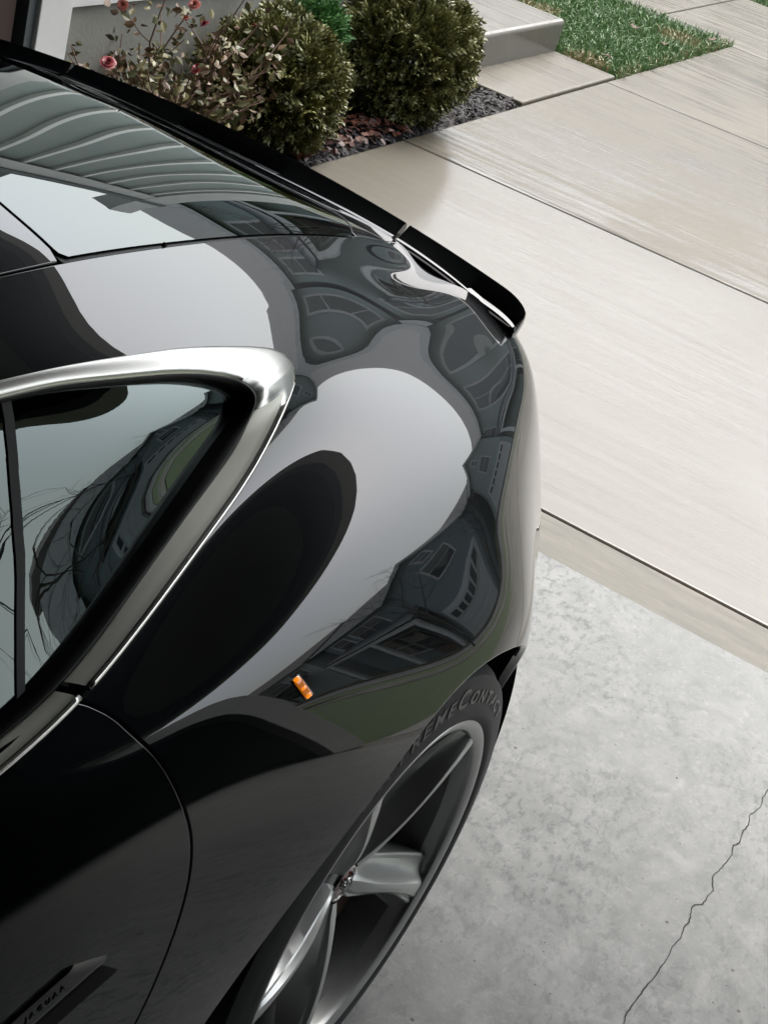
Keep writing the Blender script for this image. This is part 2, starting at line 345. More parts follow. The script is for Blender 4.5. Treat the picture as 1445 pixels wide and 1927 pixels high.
# ------------------------------------------------------------------ street: houses across the road, trees
win_m = plain("window_dark_glass", (.03, .035, .04), .05, Coat_Weight=1.0)
def street_house(x, y, w, d, h, wallc, roofc, label, front, lite=None, rz=0.0):
    t = empty("street_house", (x, y, -.02), rz); tag(t, label, "house", "houses across the street")
    wm = varied("house_siding", tuple(.94 * c for c in wallc), wallc, 1.2, .7); rm = varied("house_roof", tuple(.8 * c for c in roofc), roofc, 8, .85)
    wt = MAT["white_trim"]
    MB().box(-w / 2, w / 2, 0, d, 0, h).build("wall", wm, t)
    rh = d * .26
    mb = MB(); mb.prism([(-.5, h), (d + .5, h), (d + .5, h + .15), (d / 2, h + rh + .15), (-.5, h + .15)], 'x', -w / 2 - .4, w / 2 + .4); r_ = mb.build("roof", rm, t)
    MB().box(-w / 2 - .42, w / 2 + .42, -.54, -.50, h - .02, h + .20).build("fascia", wt, r_)
    def window(cx, cz, ww, wh, yy=0.0, par=t):
        if abs(cx) + ww / 2 > w / 2 - .2: return
        f = MB().box(cx - ww / 2 - .1, cx + ww / 2 + .1, yy - .06, yy + .02, cz - wh / 2 - .1, cz + wh / 2 + .1).build("window", wt, par)
        n_ = max(1, int(ww / .9))
        for a in range(n_):
            for b in range(2):
                x0 = cx - ww / 2 + ww * a / n_ + .03; z0 = cz - wh / 2 + wh * b / 2 + .03
                MB().box(x0, x0 + ww / n_ - .06, yy - .075, yy - .055, z0, z0 + wh / 2 - .06).build("pane", win_m, f)
    for (kind, cx, cw) in front:
        if kind == 'gable':     # projecting front gable with its own roof
            gp = MB(); gp.prism([(cx - cw / 2, 0), (cx + cw / 2, 0), (cx + cw / 2, h), (cx, h + cw * .34), (cx - cw / 2, h)], 'y', -1.6, .5); gp.build("gable_front", wm, t)
            for sgn in (-1, 1):
                mb = MB(); x0 = cx + sgn * (cw / 2 + .45); z0 = h - .45 * .76
                mb.prism([(cx, h + cw * .34), (x0, z0), (x0, z0 + .18), (cx, h + cw * .34 + .2)], 'y', -1.95, d * .45); mb.build("gable_roof", rm, t)
                mb = MB(); mb.prism([(cx, h + cw * .34 - .05), (x0, z0 - .05), (x0, z0 + .2), (cx, h + cw * .34 + .22)], 'y', -2.02, -1.955); mb.build("rake_board", wt, t)
            window(cx, h - 1.0, 1.7, 1.5, -1.6); 
            window(cx, h + cw * .34 * .35, .6, .8, -1.6)
        elif kind == 'garage':
            f = MB().box(cx - cw / 2 - .15, cx + cw / 2 + .15, -1.72, -1.60, 0, 2.5).build("garage_surround", wt, t)
            for k in range(4):
                MB().box(cx - cw / 2, cx + cw / 2, -1.78, -1.72, .05 + .57 * k, .59 + .57 * k).build("garage_panel", plain("garage_panel_paint", (.45, .46, .45), .5) if k == 0 else bpy.data.materials["garage_panel_paint"], f)
            for k in range(6): MB().box(cx - cw / 2 + cw * (k + .15) / 6, cx - cw / 2 + cw * (k + .85) / 6, -1.80, -1.785, 1.85, 2.2).build("garage_pane", win_m, f)
        elif kind == 'porch':
            mb = MB(); mb.prism([(-2.2, 2.75), (0, 3.5), (0, 3.62), (-2.4, 2.85)], 'x', cx - cw / 2, cx + cw / 2); mb.build("porch_roof", rm, t)
            MB().box(cx - cw / 2, cx + cw / 2, -2.3, -2.1, 2.5, 2.75).build("porch_beam", wt, t)
            for k in range(3):
                xx = cx - cw / 2 + .15 + (cw - .3) * k / 2; MB().box(xx - .11, xx + .11, -2.3, -2.08, 0, 2.5).build("porch_post", wt, t)
            MB().box(cx - .5, cx + .5, -.06, .02, .1, 2.2).build("door", plain("front_door", (.12, .05, .04), .5) if "front_door" not in bpy.data.materials else bpy.data.materials["front_door"], t)
        elif kind == 'win':
            window(cx, h - 1.15, cw, 1.5); window(cx, 1.6, cw, 1.5)
    for cx in (-w / 2 + .95, w / 2 - .95, 0.0): window(cx, h - 1.15, .85, 1.5)
    return t
GR, BE, WH, BL = (.30, .345, .33), (.40, .375, .32), (.46, .48, .47), (.20, .24, .25)
RD, RB = (.07, .078, .085), (.09, .085, .08)
HY = 24.5
street_house(-38.5, HY + 1, 13, 10, 5.4, WH, RD, "pale grey two-storey house, leftmost across the street", [('gable', -3.2, 5), ('garage', -3.2, 4.2), ('porch', 2.6, 5.5), ('win', 3.4, 1.8)])
street_house(-24.4, HY, 12, 10, 5.6, BE, RB, "beige two-storey house with gable across the street", [('gable', 3.0, 5), ('porch', -2.6, 5.5), ('win', -3.2, 1.8), ('garage', 3.0, 4.2)])
street_house(-10.8, HY, 12.5, 10, 5.4, GR, RD, "grey-green house with double garage left of straight opposite", [('gable', -3.2, 5.4), ('garage', -3.2, 4.6), ('porch', 2.8, 5.4), ('win', 3.4, 1.9)])
street_house(2.6, HY, 13.6, 10, 5.6, GR, RD, "grey-green house straight opposite the drive", [('gable', 3.2, 5.6), ('garage', 3.2, 4.6), ('porch', -2.8, 5.6), ('win', -3.4, 1.9)])
street_house(16.6, HY, 12, 10, 5.4, BL, RD, "blue-grey house right of straight opposite", [('gable', -3.0, 5.2), ('win', 3.2, 1.9), ('porch', 2.6, 5.2), ('garage', -3.0, 4.4)])
street_house(30, HY, 12, 10, 5.5, WH, RB, "pale house with brown roof across the street", [('gable', 3.0, 5.2), ('win', -3.2, 1.9), ('porch', -2.6, 5.2), ('garage', 3.0, 4.4)])
street_house(44, HY + 1, 13, 10, 5.4, BE, RD, "beige house, rightmost across the street", [('gable', -3.0, 5.2), ('win', 3.2, 1.9), ('porch', 2.6, 5.2), ('garage', -3.0, 4.4)])
street_house(64, HY + 6, 13, 10, 5.4, GR, RD, "grey-green house beyond the rightmost row", [('gable', 3.0, 5.2), ('win', -3.2, 1.9), ('garage', 3.0, 4.4)], rz=-.5)
# the neighbour on our side
street_house(20, 2.0, 12, 11, 5.4, BL, RD, "blue-grey neighbouring house on this side of the road", [('win', 0, 2)], rz=math.pi)
street_house(36, 2.0, 12, 11, 5.4, BE, RD, "beige neighbouring house further along this side", [('win', 0, 2)], rz=math.pi)

bark = varied("bark", (.045, .038, .032), (.075, .065, .055), 20, .9)
def bare_tree(x, y, h, label, seed, thin=1.0):
    rnd = random.Random(seed); t = empty("bare_tree", (x, y, -.02)); tag(t, label, "tree", "bare young trees along the street")
    tr = MB(); tr.tube([(0, 0, 0), (.03, .02, h * .2), (-.02, .03, h * .38), (.02, 0, h * .55)], [h * .015 * thin, h * .013 * thin, h * .011 * thin, h * .009 * thin], 8); tr.build("trunk", bark, t, True)
    cr_ = MB()
    def grow(p, d, L, r, lev):
        pts = [p]; q = p
        for i in range(4):
            d = (d + Vector((rnd.gauss(0, .13), rnd.gauss(0, .13), rnd.gauss(.06, .08)))).normalized(); q = q + d * L / 4; pts.append(q)
        cr_.tube(pts, [r, r * .85, r * .7, r * .55, r * .42], 4 if lev else 5, False)
        if lev < 3:
            for i in range(4 if lev < 2 else 3):
                k = rnd.randint(1, 4); a = Vector((rnd.gauss(0, 1), rnd.gauss(0, 1), rnd.gauss(.35, .5))).normalized()
                grow(pts[k], (d * .9 + a * .9).normalized(), L * rnd.uniform(.45, .65), r * .5, lev + 1)
    for k in range(7 if thin == 1 else 5):
        a = k * 2.4 + rnd.random(); grow(Vector((0, 0, h * (.30 + .04 * k))), Vector((math.cos(a), math.sin(a), 1.2)).normalized(), h * .36, h * .0055 * thin, 0)
    cr_.build("crown", bark, t)
bare_tree(9.5, 20.6, 5.5, "bare young tree on the far verge, right of the opposite garage", 3)
bare_tree(-6.0, 20.6, 5.0, "bare young tree on the far verge, left of the opposite house", 5)
bare_tree(24, 20.6, 5.6, "bare young tree on the far verge by the blue-grey house", 8)
bare_tree(8.6, 11.2, 5.0, "bare young tree on the near verge beside the drive", 11, .55)

# ------------------------------------------------------------------ plants
def attr_mesh(name, V, F, shade, m, parent):
    o = pyd(name, V, F, m, parent)
    at = o.data.attributes.new("shade", 'FLOAT', 'POINT'); at.data.foreach_set("value", np.asarray(shade, dtype=np.float32))
    return o
def frond(n=7, L=.075, w=.011):
    """a flat fan of scale-leaf sprigs along a midrib, in local (x side, y out, z up)"""
    V = []; F = []; S = []
    def blade(p, d, l, ww, z):
        b = len(V); nx, ny = -d[1], d[0]
        for t, k in ((0, .35), (.45, 1.0), (1.0, .12)):
            for sg in (-1, 1):
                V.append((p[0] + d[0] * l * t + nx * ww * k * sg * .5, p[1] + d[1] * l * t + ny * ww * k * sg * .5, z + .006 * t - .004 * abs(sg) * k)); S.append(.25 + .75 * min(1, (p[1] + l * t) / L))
        F.extend([(b, b + 1, b + 3, b + 2), (b + 2, b + 3, b + 5, b + 4)])
    blade((0, 0), (0, 1), L, w * .8, 0)
    for i in range(n):
        t = .15 + .75 * i / (n - 1); sg = 1 if i % 2 else -1; a = math.radians(48 - 14 * t)
        blade((0, L * t), (sg * math.sin(a), math.cos(a)), L * (.50 - .26 * t), w, .002 * sg)
    return np.array(V), F, np.array(S)
def thuja(loc, rx, ry, rz, label, m, count, seed, hole=None, upright=.35):
    rg = np.random.default_rng(seed); t = empty("globe_shrub", loc); tag(t, label, "shrub", "evergreen shrubs in the bed")
    fv, ff, fs = frond(); VV = []; FF = []; SH = []
    n = len(fv)
    c = 0
    while c < count:
        d = rg.normal(size=3); d /= np.linalg.norm(d)
        if d[2] < -.85: continue
        lay = rg.choice([1.0, .9, .78, .62], p=[.46, .28, .17, .09]); lump = 1 + .07 * math.sin(4.1 * d[0] + 2 * d[2] + seed) * math.sin(3.3 * d[1] + seed) + .05 * math.sin(9 * d[1] + 7 * d[2])
        P = d * np.array([rx, ry, rz]) * lay * lump * rg.uniform(.93, 1.03) + np.array([0, 0, rz])
        if P[2] < .01: P[2] = rg.uniform(.01, .06)
        out = d * np.array([1 / rx, 1 / ry, 1 / rz]); out /= np.linalg.norm(out)
        y = out + np.array([0, 0, upright]) + rg.normal(0, .34, 3); y /= np.linalg.norm(y)
        x = np.cross(y, rg.normal(size=3)); x /= np.linalg.norm(x); z = np.cross(x, y)
        s = rg.uniform(.62, 1.15)
        VV.append(P - y * .045 * s + s * (fv[:, :1] * x + fv[:, 1:2] * y + fv[:, 2:3] * z)); b = c * n
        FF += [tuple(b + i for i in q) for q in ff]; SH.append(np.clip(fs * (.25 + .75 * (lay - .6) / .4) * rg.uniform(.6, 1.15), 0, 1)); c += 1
    attr_mesh("foliage", np.concatenate(VV), FF, np.concatenate(SH), m, t)
    # twiggy inside
    mb = MB()
    for k in range(26):
        a = rg.uniform(0, 6.28); q = rg.uniform(.3, .85); e = rg.uniform(.4, 1.5)
        mb.tube([(0, 0, .0), (.3 * q * rx * math.cos(a), .3 * q * ry * math.sin(a), rz * .45 * e), (q * rx * math.cos(a), q * ry * math.sin(a), rz * e)], [.008, .006, .003], 4, False)
    mb.build("stems", bark, t)
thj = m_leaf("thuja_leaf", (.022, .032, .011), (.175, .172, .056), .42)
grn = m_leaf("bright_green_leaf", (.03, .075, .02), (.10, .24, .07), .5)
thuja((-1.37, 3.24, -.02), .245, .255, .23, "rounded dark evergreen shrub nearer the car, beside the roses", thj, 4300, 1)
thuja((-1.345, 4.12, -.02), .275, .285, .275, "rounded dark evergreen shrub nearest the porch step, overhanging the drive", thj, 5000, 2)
thuja((-1.55, 3.75, -.02), .13, .14, .22, "small bright green shrub behind and between the two dark evergreens", grn, 1100, 4, upright=.8)

# rose bush: canes, leaves, fading blooms
rb = empty("rose_bush", (-1.42, 2.62, -.02)); tag(rb, "leggy rose bush with fading pink blooms against the foundation wall", "rose bush")
cane_m = varied("rose_cane", (.07, .035, .025), (.13, .08, .05), 30, .7)
rl = m_leaf("rose_leaf", (.05, .055, .018), (.16, .14, .055), .45); rl2 = m_leaf("rose_leaf_rust", (.055, .026, .012), (.15, .085, .038), .5)
pet = m_leaf("rose_petal", (.10, .005, .012), (.22, .022, .03), .5); pet2 = m_leaf("rose_petal_faded", (.15, .02, .02), (.30, .09, .065), .5)
rg = np.random.default_rng(21); tips = []
mb = MB(); allp = []
for k in range(20):
    a = rg.uniform(0, 6.28); q = Vector((rg.uniform(-.06, .06), rg.uniform(-.15, .15), 0)); d = Vector((math.cos(a) * .45, math.sin(a) * .75, 1)).normalized(); P = [q]
    L = rg.uniform(.38, .68)
    for i in range(6):
        d = (d + Vector((rg.normal(0, .12), rg.normal(0, .14), rg.normal(-.03, .08)))).normalized(); q = q + d * L / 6; P.append(q)
    mb.tube([tuple(p) for p in P], [.0055, .005, .0044, .0038, .0032, .0027, .002], 5, False); allp += P[2:]; tips.append(P[-1])
    for i in (2, 3, 4):
        e = P[i]; dd = (d + Vector(tuple(rg.normal(0, .6, 3)))).normalized(); Q = [e, e + dd * .05, e + dd * .10 + Vector((0, 0, .012)), e + dd * .15 + Vector((0, 0, .015))]
        mb.tube([tuple(p) for p in Q], [.0026, .0022, .0018, .0014], 4, False); allp += Q[1:]; tips.append(Q[-1])
mb.build("canes", cane_m, rb, True)
for mat_, cnt, nm in ((rl, 900, "leaves"), (rl2, 620, "rust_leaves")):
    VV = []; FF = []; SH = []
    for c in range(cnt):
        p = np.array(allp[rg.integers(len(allp))]) + rg.normal(0, .022, 3)
        y = rg.normal(size=3) + np.array([0, 0, -.35]); y /= np.linalg.norm(y); x = np.cross(y, rg.normal(size=3)); x /= np.linalg.norm(x); z = np.cross(x, y)
        s = rg.uniform(.018, .038); b = len(VV) * 8; sh = rg.uniform(0, 1)
        lf = np.array([(0, 0, 0), (.28, .3, .05), (.32, .62, .02), (0, 1.05, -.10), (-.32, .62, .02), (-.28, .3, .05), (0, .35, -.03), (0, .68, -.06)]) * s
        VV.append(p + lf[:, :1] * x + lf[:, 1:2] * y + lf[:, 2:3] * z)
        FF += [tuple(b + i for i in q) for q in ((0, 1, 6), (0, 6, 5), (1, 2, 7, 6), (6, 7, 4, 5), (2, 3, 7), (7, 3, 4))]; SH += [sh] * 8
    attr_mesh(nm, np.concatenate(VV), FF, SH, mat_, rb)["kind"] = "stuff"
def rose(p, s, m, seed):
    r_ = np.random.default_rng(seed); V = []; F = []; S = []; ax = Vector((r_.normal(0, .5), r_.normal(-.2, .4), .7)).normalized(); ux = ax.orthogonal().normalized(); uy = ax.cross(ux)
    for ring, (cnt, rad, tilt, hgt) in enumerate(((3, .16, .15, 1.0), (4, .34, .35, .95), (5, .55, .6, .8), (6, .75, .95, .6))):
        for k in range(cnt):
            a = 6.283 * k / cnt + ring * .7 + r_.normal(0, .15); wdt = 1.5 * rad + .25; b = len(V)
            for i in range(5):
                t = i / 4; rr = rad * (.35 + .65 * t) + tilt * .5 * t ** 2; zz = hgt * t ** .8 - .35 * tilt * t ** 3
                for j in range(5):
                    w = (j - 2) / 2 * wdt * (.4 + .75 * math.sin(math.pi * (.12 + .72 * t))) / max(rr, .2) * .55; aa = a + w
                    q = Vector(p) + (ux * math.cos(aa) * rr + uy * math.sin(aa) * rr + ax * (zz + r_.normal(0, .025))) * s; V.append(tuple(q)); S.append(min(1, t * .8 + r_.uniform(0, .2)))
            F += [(b + i * 5 + j, b + i * 5 + j + 1, b + i * 5 + 6 + j, b + i * 5 + 5 + j) for i in range(4) for j in range(4)]
    o = attr_mesh("bloom", V, F, S, m, rb); o.data.polygons.foreach_set("use_smooth", [True] * len(o.data.polygons)); return o
off = Vector((-1.42, 2.62, -.02))
for k, (P, s, m_) in enumerate((((-1.40, 2.30, .36), .024, pet), ((-1.30, 2.63, .345), .024, pet), ((-1.40, 2.66, .465), .019, pet2), ((-1.42, 2.72, .50), .020, pet2), ((-1.38, 2.74, .45), .019, pet), ((-1.50, 2.46, .49), .018, pet2), ((-1.35, 2.98, .44), .012, pet2))):
    rose(Vector(P) - off, s * .85, m_, 50 + k)

# mulch chips and red leaf litter in the bed
def flakes(name, n, xr, yr, z, size, m, seed, label, cat, flat=.35, zj=.012, avoid=None):
    r_ = np.random.default_rng(seed); VV = []; FF = []; SH = []
    for c in range(n):
        p = np.array([r_.uniform(*xr), r_.uniform(*yr), z + r_.uniform(0, zj)])
        a = r_.uniform(0, 6.28); x = np.array([math.cos(a), math.sin(a), r_.normal(0, flat)]); x /= np.linalg.norm(x); y = np.cross([r_.normal(0, flat), r_.normal(0, flat), 1], x); y /= np.linalg.norm(y); zz = np.cross(x, y)
        l, w, h = size[0] * r_.uniform(.5, 1.3), size[1] * r_.uniform(.5, 1.3), size[2]
        q = np.array([(-1, -.7, 0), (1, -.5, 0), (.8, .8, 0), (-.9, .6, 0), (0, -.9, h / max(l, 1e-6) * 1), (0, .9, h / max(l, 1e-6))])
        V_ = p + q[:, :1] * x * l / 2 + q[:, 1:2] * y * w / 2 + q[:, 2:3] * zz * l; b = c * 6
        VV.append(V_); FF += [(b, b + 4, b + 5, b + 3), (b + 4, b + 1, b + 2, b + 5)]; SH += [r_.uniform(0, 1)] * 6
    o = attr_mesh(name, np.concatenate(VV), FF, SH, m, None); tag(o, label, cat, kind="stuff"); return o
mul = m_leaf("mulch_chip", (.008, .007, .008), (.030, .026, .027), .8); lit = m_leaf("leaf_litter", (.030, .008, .005), (.095, .028, .012), .5)
flakes("mulch", 5200, (-1.64, -1.15), (1.7, 5.0), -.012, (.046, .014, .006), mul, 3, "dark wet bark mulch in the bed beside the drive", "mulch", zj=.022)
flakes("leaf_litter", 170, (-1.34, -1.15), (3.15, 3.95), .006, (.045, .03, .008), lit, 4, "wet red-brown fallen leaves between the two dark evergreens", "leaves", zj=.03)

# lawn blades
def grass(name, n, xr, yr, m, seed, label, hmin=.035, hmax=.085):
    r_ = np.random.default_rng(seed); x = r_.uniform(*xr, n); y = r_.uniform(*yr, n); a = r_.uniform(0, 6.283, n); h = r_.uniform(hmin, hmax, n); w = r_.uniform(.0016, .0032, n); le = r_.normal(0, .55, n); lb = r_.uniform(0, 6.283, n)
    z0 = -.02; lx, ly = np.cos(lb) * le * h, np.sin(lb) * le * h; wx, wy = np.cos(a) * w, np.sin(a) * w
    V = np.stack([np.stack([x - wx, y - wy, np.full(n, z0)], 1), np.stack([x + wx, y + wy, np.full(n, z0)], 1), np.stack([x + wx * .8 + lx * .35, y + wy * .8 + ly * .35, z0 + h * .6], 1), np.stack([x - wx * .8 + lx * .35, y - wy * .8 + ly * .35, z0 + h * .6], 1), np.stack([x + lx, y + ly, z0 + h * (1 - .3 * np.abs(le))], 1)], 1).reshape(-1, 3)
    b = np.arange(n) * 5; F = [q for k in b for q in ((k, k + 1, k + 2, k + 3), (k + 3, k + 2, k + 4))]
    dry = (np.sin(x * 5 + 2) * np.sin(y * 4.3) > .8) | (np.abs(x - xr[1]) < .05) & (r_.random(n) < .35)
    sh = np.where(dry & (r_.random(n) < .7), 1.0, r_.uniform(0, .45, n))
    o = attr_mesh(name, V, F, np.repeat(sh, 5), m, None); tag(o, label, "grass", kind="stuff"); return o
kg = NM("grass_blade"); at_ = kg.n("ShaderNodeAttribute", attribute_name="shade").outputs["Fac"]
kg.P(Base_Color=kg.ramp(at_, (0.0, (.050, .105, .030)), (.45, (.105, .185, .055)), (1.0, (.26, .21, .11))), Roughness=.45)
grass("grass_blades", 30000, (-2.75, DX0 + .004), (6.20, 8.14), kg.m, 9, "short wet green grass with straw tips beside the path")
grass("verge_grass", 4000, (-2.2, -.4), (9.97, 10.6), kg.m, 10, "green verge grass beyond the sidewalk corner")
fl = m_leaf("fallen_leaf", (.07, .028, .012), (.13, .07, .04), .6)
for k, (x, y, lab) in enumerate(((-1.30, 6.38, "brown fallen leaf at the grass corner by the path"), (-1.52, 7.35, "tan fallen leaf in the middle of the grass"), (-1.20, 7.85, "brown fallen leaf at the far grass corner"), (-1.98, 6.75, "pale fallen leaf in the grass near the porch step"), (-1.27, 7.2, "tan fallen leaf on the straw-coloured grass edge"))):
    r_ = np.random.default_rng(80 + k); n_ = 11; V = [(0, 0, .012)]
    for i in range(n_):
        a = 6.283 * i / n_; rr = (.034 if i % 2 else .020) * r_.uniform(.8, 1.2); V.append((rr * math.cos(a), rr * math.sin(a) * .8, r_.uniform(.0, .022)))
    o = attr_mesh("fallen_leaf", V, [(0, 1 + i, 1 + (i + 1) % n_) for i in range(n_)], [r_.uniform(0, 1)] * (n_ + 1), fl, None); o.location = (x, y, .035)
    tag(o, lab, "leaf", "fallen leaves on the grass")

# ------------------------------------------------------------------ car body master surface
# cross-sections (x, z) at stations y (0 = rear axle, + = rearwards), from roof centre to sill
SEC=[
(-3.48,[(0,0.6),(0.2,0.6),(0.36,0.59),(0.42,0.58),(0.48,0.57),(0.53,0.54),(0.56,0.51),(0.58,0.47),(0.59,0.43),(0.58,0.35),(0.56,0.25)]),
(-3.25,[(0,0.76),(0.27,0.76),(0.48,0.76),(0.57,0.75),(0.65,0.735),(0.72,0.7),(0.77,0.65),(0.8,0.59),(0.81,0.52),(0.8,0.38),(0.77,0.22)]),
(-2.85,[(0,0.87),(0.3,0.872),(0.55,0.87),(0.65,0.865),(0.74,0.85),(0.82,0.815),(0.87,0.76),(0.9,0.69),(0.91,0.6),(0.9,0.4),(0.86,0.22)]),
(-2.35,[(0,0.965),(0.33,0.965),(0.6,0.95),(0.7,0.94),(0.78,0.92),(0.85,0.885),(0.895,0.83),(0.925,0.75),(0.935,0.65),(0.92,0.42),(0.88,0.22)]),
(-1.85,[(0,1.19),(0.31,1.175),(0.57,1.13),(0.67,1.08),(0.755,0.99),(0.84,0.89),(0.875,0.83),(0.9,0.75),(0.908,0.66),(0.895,0.42),(0.86,0.22)]),
(-1.45,[(0,1.275),(0.3,1.26),(0.555,1.208),(0.65,1.15),(0.75,1.04),(0.835,0.905),(0.87,0.84),(0.895,0.75),(0.9,0.66),(0.888,0.42),(0.85,0.22)]),
(-1.0,[(0,1.28),(0.29,1.265),(0.548,1.213),(0.642,1.163),(0.745,1.06),(0.8196,0.9172),(0.8621,0.8488),(0.8875,0.7597),(0.9,0.66),(0.89,0.42),(0.85,0.22)]),
(-0.55,[(0,1.219),(0.27,1.201),(0.523,1.15),(0.615,1.109),(0.701,1.017),(0.7914,0.9178),(0.8471,0.8641),(0.8848,0.7871),(0.9,0.68),(0.893,0.44),(0.85,0.22)]),
(-0.3,[(0,1.182),(0.25,1.164),(0.49,1.115),(0.5993,1.069),(0.6757,1.018),(0.7324,0.9397),(0.8072,0.8991),(0.8763,0.8212),(0.9213,0.7),(0.915,0.45),(0.87,0.22)]),
(-0.05,[(0,1.13),(0.23,1.115),(0.455,1.07),(0.5663,1.029),(0.6379,0.9928),(0.7019,0.9418),(0.7897,0.8993),(0.8713,0.8201),(0.9422,0.7),(0.935,0.45),(0.88,0.22)]),
(0.2,[(0,1.065),(0.21,1.054),(0.422,1.018),(0.5154,0.9841),(0.5967,0.9472),(0.6893,0.9198),(0.781,0.878),(0.8505,0.803),(0.9165,0.7),(0.912,0.45),(0.865,0.22)]),
(0.45,[(0,0.988),(0.2,0.98),(0.388,0.954),(0.4598,0.9262),(0.5507,0.9087),(0.6339,0.8857),(0.7143,0.8552),(0.776,0.7757),(0.827,0.64),(0.842,0.43),(0.81,0.22)]),
(0.65,[(0,0.907),(0.18,0.906),(0.372,0.899),(0.4295,0.8815),(0.5021,0.8786),(0.5772,0.8624),(0.6431,0.8292),(0.695,0.738),(0.7456,0.6),(0.77,0.4),(0.75,0.22)]),
([0.84, 0.835, 0.8, 0.79, 0.775, 0.755, 0.745, 0.74, 0.74, 0.735, 0.72],[(0,0.858),(0.18,0.859),(0.36,0.856),(0.42,0.86),(0.4792,0.8498),(0.5448,0.8314),(0.6029,0.7812),(0.648,0.688),(0.686,0.56),(0.705,0.39),(0.69,0.24)]),
([0.905, 0.9, 0.885, 0.88, 0.872, 0.862, 0.85, 0.845, 0.84, 0.82, 0.8],[(0,0.825),(0.17,0.824),(0.33,0.81),(0.4,0.8),(0.46,0.782),(0.52,0.745),(0.56,0.69),(0.6,0.61),(0.63,0.51),(0.64,0.37),(0.62,0.25)]),
([0.93, 0.93, 0.92, 0.915, 0.91, 0.905, 0.9, 0.895, 0.89, 0.88, 0.86],[(0,0.7),(0.15,0.69),(0.28,0.67),(0.34,0.65),(0.38,0.62),(0.42,0.59),(0.45,0.55),(0.47,0.5),(0.48,0.44),(0.48,0.34),(0.46,0.25)]),
([0.94, 0.94, 0.94, 0.94, 0.935, 0.93, 0.925, 0.92, 0.915, 0.905, 0.89],[(0,0.56),(0.1,0.55),(0.16,0.54),(0.2,0.52),(0.22,0.5),(0.24,0.48),(0.26,0.45),(0.27,0.42),(0.28,0.38),(0.28,0.32),(0.26,0.26)]),
]
def spl(t,P,tq):
    t=np.asarray(t,float);n=len(t);h=np.diff(t)
    A=np.zeros((n,n));B=np.zeros((n,)+P.shape[1:])
    A[0,0]=A[-1,-1]=1
    for i in range(1,n-1):
        A[i,i-1]=h[i-1];A[i,i]=2*(h[i-1]+h[i]);A[i,i+1]=h[i]
        B[i]=6*((P[i+1]-P[i])/h[i]-(P[i]-P[i-1])/h[i-1])
    M=np.linalg.solve(A,B.reshape(n,-1)).reshape(B.shape)
    k=np.clip(np.searchsorted(t,tq)-1,0,n-2)
    a=(t[k+1]-tq)/h[k];b=(tq-t[k])/h[k]
    sh=(-1,)+(1,)*(P.ndim-1)
    a=a.reshape(sh);b=b.reshape(sh);hh=h[k].reshape(sh)
    return a*P[k]+b*P[k+1]+((a**3-a)*M[k]+(b**3-b)*M[k+1])*hh*hh/6
def body_surface(nu=121,nv=330):
    S=np.array([[(x,(y[i] if isinstance(y,list) else y),z) for i,(x,z) in enumerate(pts)] for y,pts in SEC])
    m=S[:,[2,1]].copy(); m[:,:,0]*=-1
    Se=np.concatenate([m,S],1) # 13
    d=np.linalg.norm(np.diff(Se,axis=1),axis=2)[4:14].mean(0)
    tu=np.concatenate([[0],np.cumsum(d)]);tu-=tu[2]
    tuq=np.interp(np.linspace(0,1,nu),np.linspace(0,1,11),tu[2:])  # equal per semantic interval
    tuq=np.linspace(0,tu[-1],nu)
    usem=np.interp(tuq,tu[2:],np.arange(11))
    D=spl(tu,np.swapaxes(Se,0,1),tuq) # nu x nsec x 3
    dv=np.linalg.norm(np.diff(S,axis=0),axis=2)[:,:].mean(1)
    tv=np.concatenate([[0],np.cumsum(dv)])
    # denser sampling at rear
    tvq=np.concatenate([np.linspace(0,tv[6],nv//4,endpoint=False),np.linspace(tv[6],tv[-1],nv-nv//4)])
    G=spl(tv,np.swapaxes(D,0,1),tvq) # nv x nu x 3
    G[:,0,0]=0
    # fair the roof and hatch columns so that reflections run true
    ys=G[:,:,1]; 
    for j in range(nu):
        w=1-np.clip((tuq[j]-.40)/.07,0,1); w=w*w*(3-2*w)
        if w<=0: continue
        m=(ys[:,j]>-.80)&(ys[:,j]<.74); y=ys[m,j]
        e=np.clip(np.minimum((y+.80)/.25,(.74-y)/.14),0,1); e=e*e*(3-2*e)
        for a,dg in ((0,3),(2,3)):
            f=np.polyval(np.polyfit(y,G[m,j,a],dg),y); G[m,j,a]+=(f-G[m,j,a])*w*e
    G[:,0,0]=0
    gu=np.gradient(G,axis=1)
    # mirrored difference at centre
    gu[:,0]=G[:,1]-G[:,1]*np.array([-1,1,1])
    gv=np.gradient(G,axis=0)
    N=np.cross(gv,gu)  # v along +y, u along +x then down -> y x x = -z ; flip
    N=-N
    N/=np.linalg.norm(N,axis=2,keepdims=True)+1e-12
    if N[nv//2,5,2]<0:N=-N
    return G,N,tuq

